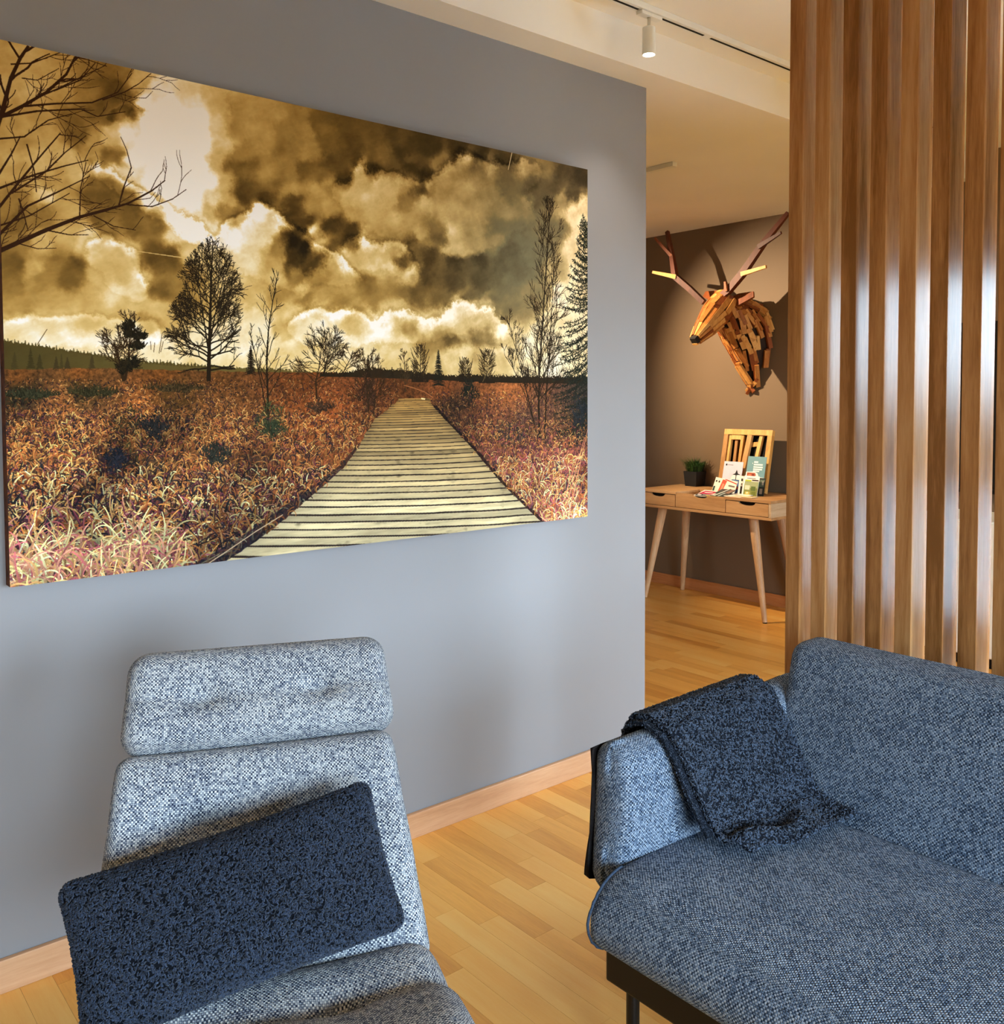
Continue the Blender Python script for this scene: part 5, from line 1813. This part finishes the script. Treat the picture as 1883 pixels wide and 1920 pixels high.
    for (px, py, w, h, c) in ((245, 795, 30, 26, (52, 44, 28)), (292, 800, 26, 22, (30, 28, 26)), (262, 835, 34, 24, (58, 52, 28)), (216, 868, 20, 22, (26, 28, 36)), (345, 805, 16, 18, (34, 30, 24)), (405, 855, 26, 22, (40, 40, 32)), (60, 742, 46, 6, (44, 44, 28)), (180, 738, 40, 7, (50, 46, 26)), (330, 730, 50, 6, (56, 44, 24)), (40, 890, 18, 14, (34, 30, 34)), (880, 735, 15, 22, (26, 26, 18)), (862, 760, 26, 10, (46, 32, 22)), (950, 815, 26, 20, (46, 48, 44)), (600, 765, 22, 8, (58, 40, 26)), (690, 740, 16, 30, (58, 36, 22))):
        shrub(px, py, w, h, c, int(90 + w * h * 0.45))
    flush()

    # ---- middle-distance trees standing in the grass
    E1 = envelope([(446, 388, 410), (462, 372, 424), (490, 346, 446), (520, 332, 456), (545, 345, 470), (575, 318, 458), (600, 306, 452), (640, 306, 448), (670, 322, 446), (700, 340, 440)])
    crown_tree([(391, 714), (392, 660), (394, 590), (396, 520), (399, 452)], 15, 2, DK, 95, 40, 44, 3, 0.35, 1.35, 0.10, 0.08, E1)
    for off in (-10, 9):
        crown_tree([(391, 660), (392 + off, 600), (396 + off * 2.4, 530), (399 + off * 2.6, 480)], 5, 1.5, DK, 62, 30, 16, 2, 0.4, 1.0, 0.3, 0.1, E1)
    crown_tree([(594, 748), (592, 715), (598, 690), (604, 640)], 7, 1.5, DB, 76, 34, 14, 2, 0.5, 1.15, 0.3, 0.25)
    crown_tree([(606, 704), (614, 670), (622, 640)], 6, 1.5, DK, 60, 34, 18, 2, 0.5, 1.1, 0.3, 0.1)
    crown_tree([(640, 706), (650, 685), (660, 668)], 4, 1.2, DB, 50, 24, 12, 2, 0.6, 1.2, 0.3, 0.1)
    crown_tree([(232, 714), (226, 690), (220, 660), (214, 640)], 11, 1.5, DB, 46, 28, 16, 2, 0.5, 1.2, 0.3, 0.2)
    crown_tree([(234, 712), (240, 680), (243, 640), (246, 600)], 9, 1.5, DB, 36, 20, 18, 2, 0.5, 1.2, 0.3, 0.3)
    for (px, py, w, h) in ((246, 625, 15, 9), (262, 632, 14, 6), (240, 612, 10, 8), (258, 650, 10, 5), (232, 690, 14, 10), (250, 682, 10, 8)):
        shrub(px, py, w, h, (30, 24, 12), 110)
    crown_tree([(503, 800), (502, 740), (500, 690), (503, 620), (512, 560), (519, 520)], 8, 1.3, DK, 95, 30, 18, 1, 0.35, 0.72, 0.6, 0.18)
    crown_tree([(500, 775), (490, 720), (480, 670), (468, 620)], 4, 1.2, DK, 60, 24, 9, 1, 0.4, 0.7, 0.5, 0.3)
    crown_tree([(692, 786), (690, 750), (686, 710), (684, 672)], 6, 1.3, DB, 64, 30, 16, 2, 0.45, 0.9, 0.4, 0.2)
    crown_tree([(700, 780), (704, 740), (710, 690)], 4, 1.2, DB, 44, 24, 10, 2, 0.45, 0.9, 0.4, 0.2)
    flush()
    shrub(508, 790, 30, 30, (58, 62, 34), 260)
    shrub(505, 815, 22, 14, (34, 36, 30), 160)
    flush()
    blades(2600, (-5, 760), (775, 850), rust + warm + dark, 0.85, left_of)
    blades(4200, (-5, 720), (800, 960), warm + dark + rust, 0.8, left_of)
    for (px, py, w, h, c) in ((292, 806, 22, 18, (30, 30, 30)), (216, 866, 18, 20, (28, 30, 38)), (405, 852, 22, 18, (38, 40, 34)), (510, 805, 20, 14, (44, 50, 32)), (190, 945, 18, 16, (40, 32, 46)), (185, 1000, 14, 26, (28, 32, 46)), (185, 1040, 12, 22, (30, 34, 48)), (150, 985, 16, 8, (40, 32, 48)), (445, 1000, 44, 22, (40, 40, 54)), (390, 1035, 26, 14, (40, 42, 58)), (480, 965, 20, 14, (44, 38, 44))):
        shrub(px, py, w, h, c, int(80 + w * h * 0.3))
    flush()
    blades(2600, (-10, 640), (880, 1060), warm + pale + dark + dark, 0.72, left_of)
    blades(1000, (-10, 520), (960, 1120), warm + pale + [(150, 62, 86), (170, 84, 110)] + dark, 0.9, left_of, 1.2)
    blades(420, (-10, 330), (1000, 1135), pale + [(206, 130, 120), (176, 84, 100)], 0.95, left_of, 1.3)
    # right bank
    blades(2600, (800, 1110), (735, 840), rust + dark, 0.8, right_of)
    flush()
    # ---- birch and spruce on the right
    E2 = envelope([(368, 1020, 1042), (400, 998, 1062), (440, 976, 1070), (500, 972, 1076), (540, 950, 1078), (570, 944, 1080), (640, 950, 1084), (700, 946, 1084), (760, 968, 1070), (800, 985, 1050)])
    crown_tree([(1012, 822), (1010, 760), (1012, 690), (1018, 600), (1024, 500), (1030, 420), (1032, 372)], 12, 1.6, DK, 120, 52, 46, 2, 0.30, 0.72, 0.5, 0.16, E2)
    crown_tree([(1022, 820), (1024, 740), (1030, 660), (1036, 560), (1040, 470)], 8, 1.4, DK, 96, 50, 30, 2, 0.30, 0.68, 0.5, 0.16, E2)
    crown_tree([(1006, 812), (994, 760), (980, 705), (966, 650), (952, 600)], 6, 1.2, DK, 70, 30, 18, 2, 0.35, 0.6, 0.55, 0.2)
    crown_tree([(1004, 800), (985, 740), (962, 690), (946, 665)], 4, 1.2, DK, 60, 26, 12, 2, 0.35, 0.7, 0.5, 0.2)
    flush()
    SPR = (24, 26, 20)
    for k in range(72):
        s = k / 71.0
        py = 425 + s * 400 + R.uniform(-4, 4)
        reach = 14 + 52 * min(1, s * 1.6) * R.uniform(0.6, 1.15)
        x0, y0 = T(1106, py - reach * 0.35)
        x1, y1 = T(1106 - reach, py + reach * R.uniform(-0.1, 0.35) - (26 if s < 0.45 else 0))
        n = 5
        px_, py_ = x0, y0
        for i in range(1, n + 1):
            t = i / n
            xx = x0 + (x1 - x0) * t
            yy = y0 + (y1 - y0) * t + math.sin(t * 3.1) * 16
            seg(px_, py_, xx, yy, 4 - 2.4 * t, 4 - 2.4 * t, SPR)
            for j in range(9):
                u = R.random()
                bx, by_ = px_ + (xx - px_) * u, py_ + (yy - py_) * u
                L = R.uniform(9, 24) * (1.15 - 0.5 * t)
                a = R.uniform(-2.9, -0.5) if R.random() < 0.5 else R.uniform(0.5, 2.9)
                c = SPR if R.random() < 0.75 else (40, 46, 30)
                seg(bx, by_, bx + math.cos(a) * L, by_ + math.sin(a) * L * 0.8, 2.6, 1.4, c)
            px_, py_ = xx, yy
    shrub(1088, 790, 20, 40, (30, 34, 38), 380)
    shrub(1085, 700, 22, 50, (28, 30, 22), 260)
    flush()
    blades(1900, (860, 1112), (790, 930), warm + rust + [(170, 72, 84), (150, 60, 76)] + dark, 0.75, right_of)
    blades(1300, (930, 1112), (860, 1000), warm + pale + [(190, 84, 96), (170, 72, 92), (60, 50, 70)], 0.85, right_of, 1.1)
    for (a, b) in (((1068, 960), (1103, 800)), ((1062, 950), (1096, 820)), ((1056, 940), (1085, 850))):
        seg(*T(*a), *T(*b), 5, 1.5, (214, 140, 104))
    flush()

    # ---- boardwalk
    rot[0] = 0.0
    lx, rx = np.interp(PY, LEFT[:, 1], LEFT[:, 0]), np.interp(PY, RIGHT[:, 1], RIGHT[:, 0])
    walk = (PY > 747) & (PX > lx + fbm(14, 2) * 3) & (PX < rx + fbm(14, 2) * 2)
    mid = (lx + rx) / 2
    half = np.maximum((rx - lx) / 2, 1)
    v = PY + (PX - mid) * 0.030 + fbm(200, 3, 0.5, 2.0) * 2.0 * np.clip((PY - 745) / 150, 0, 1) + ((PX - mid) / half) ** 2 * np.clip((PY - 760) / 45, 0, 5)
    edges = [744.0]
    while edges[-1] < 1120:
        y = edges[-1]
        edges.append(y + (2.6 + max(0, y - 745) * 0.054) * R.uniform(0.88, 1.14))
    edges = np.array(edges)
    k = np.clip(np.searchsorted(edges, v) - 1, 0, len(edges) - 2)
    f = (v - edges[k]) / (edges[k + 1] - edges[k])
    tone = rng.uniform(0.82, 1.10, len(edges))[k]
    grain = fbm(26, 5, 0.75, 9.0)
    knots = np.clip(fbm(30, 3, 0.6, 2.2) - 0.42, 0, 1) * 1.6
    farness = np.clip((PY - 750) / 200, 0, 1)[..., None]
    pc_ = np.array([150, 112, 56]) * (1 - farness) + np.array([208, 190, 146]) * farness
    pc_ = pc_ * (tone * (1 + 0.26 * grain - knots * 0.6))[..., None]
    pc_ = pc_ * (1 - 0.25 * np.clip((f - 0.68) / 0.2, 0, 1))[..., None]
    pc_ = pc_ * (0.86 + 0.14 * (1 - np.clip(np.abs((PX - mid) / half) - 0.75, 0, 0.25) * 4))[..., None]
    gap = 0.80 + 0.07 * grain
    pc_[f > gap] = np.array([44, 34, 30]) * (1 + 0.3 * grain[f > gap])[:, None]
    img[walk] = pc_[walk]
    shadow = (PX > rx) & (PX < rx + 7 + fbm(10, 2) * 4) & (PY > 760)
    img[shadow] = img[shadow] * 0.30 + np.array([30, 20, 24]) * 0.3
    sl = (PX < lx) & (PX > lx - np.clip((PY - 820) * 0.22, 0, 60)) & (PY > 830)
    img[sl] = img[sl] * 0.45 + np.array([34, 32, 44]) * 0.35
    # blades hanging over the walk's left edge, pale rope of grass by its front
    blades(650, (420, 760), (775, 1030), rust + warm + dark, 0.6, lambda a, b: left_of(a - 3, b) & ~left_of(a + 16, b))
    blades(420, (800, 1040), (760, 985), rust + warm + [(160, 70, 80)], 0.55, lambda a, b: right_of(a + 2, b) & ~right_of(a - 14, b))
    q = [T(388, 1058), T(430, 1030), T(480, 996), T(530, 965)]
    for i in range(3):
        seg(*q[i], *q[i + 1], 3.5, 3, (176, 150, 118))
    # track bending away behind the walk
    q = [T(757, 722), T(775, 727), T(795, 734), T(812, 745)]
    for i in range(3):
        seg(*q[i], *q[i + 1], 2, 4, (150, 92, 50))
    seg(*T(790, 747), *T(797, 748), 6, 5, (240, 214, 150))
    flush()

    # ---- branches reaching in from the left
    BR = (50, 28, 14)
    limbs = [([(-10, 474), (86, 431), (148, 407), (206, 391), (240, 381), (285, 357), (309, 338)], 13, 2), ([(234, 383), (285, 387), (323, 373), (349, 355)], 4, 1.3), ([(223, 385), (230, 355), (246, 314), (237, 280), (226, 256)], 4, 1.3),
             ([(149, 405), (151, 352), (161, 304)], 3.5, 1.5), ([(175, 404), (213, 424), (254, 431)], 3.5, 1.5), ([(-5, 236), (7, 197), (20, 146), (38, 108), (53, 86)], 12, 7), ([(-5, 222), (41, 199), (86, 173), (124, 139), (141, 106)], 10, 5),
             ([(41, 199), (103, 194), (172, 192), (220, 173), (247, 137)], 6, 1.6), ([(192, 187), (234, 172), (261, 156), (283, 137)], 3.5, 1.4), ([(7, 218), (69, 208), (151, 204), (182, 218), (235, 209)], 6, 1.6),
             ([(-5, 392), (21, 359), (69, 300), (113, 249)], 8, 2.5), ([(21, 362), (86, 321), (120, 287), (161, 254)], 5, 2), ([(-5, 354), (62, 328), (120, 311), (165, 300)], 6, 2), ([(-5, 443), (51, 386), (103, 362), (168, 330)], 8, 1.8), ([(-5, 424), (55, 404), (130, 362)], 5, 1.6),
             ([(-5, 330), (20, 290), (38, 255)], 6, 2), ([(35, 372), (45, 404), (52, 431)], 4, 2), ([(-5, 260), (45, 256), (90, 225), (134, 213)], 5, 1.5), ([(50, 270), (64, 320), (68, 360)], 4, 2), ([(86, 431), (130, 440), (165, 440)], 4, 1.3), ([(30, 455), (70, 466), (105, 465)], 3, 1.2), ([(41, 146), (70, 150), (110, 128)], 3, 1.3), ([(20, 120), (60, 118), (118, 96)], 4, 1.5),
             ([(141, 106), (165, 112), (200, 124)], 3, 1.3), ([(100, 170), (150, 150), (178, 118)], 4, 1.4), ([(60, 187), (110, 165), (160, 140), (198, 122)], 4, 1.4)]
    for P, w0, w1 in limbs:
        q = trunk(P, w0, w1, BR)
        for i in range(len(q) - 1):
            a = math.atan2(q[i + 1][1] - q[i][1], q[i + 1][0] - q[i][0])
            Ls = math.hypot(q[i + 1][0] - q[i][0], q[i + 1][1] - q[i][1])
            for k in range(max(1, int(Ls / 40))):
                u = R.random()
                x, y = q[i][0] + (q[i + 1][0] - q[i][0]) * u, q[i][1] + (q[i + 1][1] - q[i][1]) * u
                if R.random() < 0.8:
                    grow(x, y, a + R.choice((-1, 1)) * R.uniform(0.3, 0.9), R.uniform(28, 95), max(1.3, w1 * 0.9), 1, BR, 0.3, 0.5, 0.12, (0, 1))
    flush()
    # thin reeds and a vapour trail
    for a, b in (((70, 645), (88, 617)), ((283, 655), (282, 640)), ((288, 660), (290, 642)), ((298, 662), (304, 624)), ((301, 660), (306, 640))):
        seg(*T(*a), *T(*b), 1.6, 1.2, (96, 70, 34))
    seg(*T(953, 318), *T(960, 286), 2.5, 4, (214, 190, 140))
    seg(*T(252, 470), *T(350, 484), 1.5, 3, (216, 180, 112))
    flush()
    # logo-like white fleck in the lower right corner
    for a, b, w in (((1076, 966), (1080, 963), 6), ((1078, 966), (1082, 964), 5)):
        seg(*T(*a), *T(*b), w, w, (236, 230, 226))
    flush()
    return np.clip(img, 0, 255)

pic = paint_picture()
im = bpy.data.images.new('heath_boardwalk', PW_, PH_, alpha=False)
buf = np.ones((PH_, PW_, 4), np.float32)
buf[..., :3] = pic[::-1] / 255.0
im.pixels.foreach_set(buf.ravel())
im.update()
im.pack()
del buf
t = NT('printed_canvas')
tx = t.n('ShaderNodeTexImage', interpolation='Cubic')
tx.image = im
tx.extension = 'EXTEND'
tc = t.n('ShaderNodeTexCoord')
t.l(tc.outputs['UV'], tx.inputs[0])
t.col(tx.outputs[0])
wv = t.n('ShaderNodeTexNoise')
wv.inputs['Scale'].default_value = 900.0
t.l(tc.outputs['UV'], wv.inputs['Vector'])
t.bump(wv.outputs[0], 0.08, 0.0005)
t.set(0.75, 0.06)
M['print'] = t.m
t = NT('canvas_wrap')
tc = t.n('ShaderNodeTexCoord')
nz = t.noise(tc.outputs['Object'], 60.0, 4)
t.col(t.ramp(nz, [(0.3, srgb(58, 26, 12)), (0.7, srgb(120, 66, 28))]))
t.set(0.7, 0.2)
M['wrap'] = t.m
canvas = tag(empty('canvas_print', ((CX0 + CX1) / 2, YW - 0.02, CZ0)), 'large canvas print of a boardwalk through autumn heath under golden clouds', 'picture')
v, f = box_geo(CX0, CX1, CYF + 0.0006, YW - 0.001, CZ0, CZ1)
add('stretched_edge', v, f, M['wrap'], canvas)
add('printed_face', [(CX0, CYF, CZ0), (CX1, CYF, CZ0), (CX1, CYF, CZ1), (CX0, CYF, CZ1)], [(0, 1, 2, 3)], M['print'], canvas, uv=[(0, 0), (1, 0), (1, 1), (0, 1)])
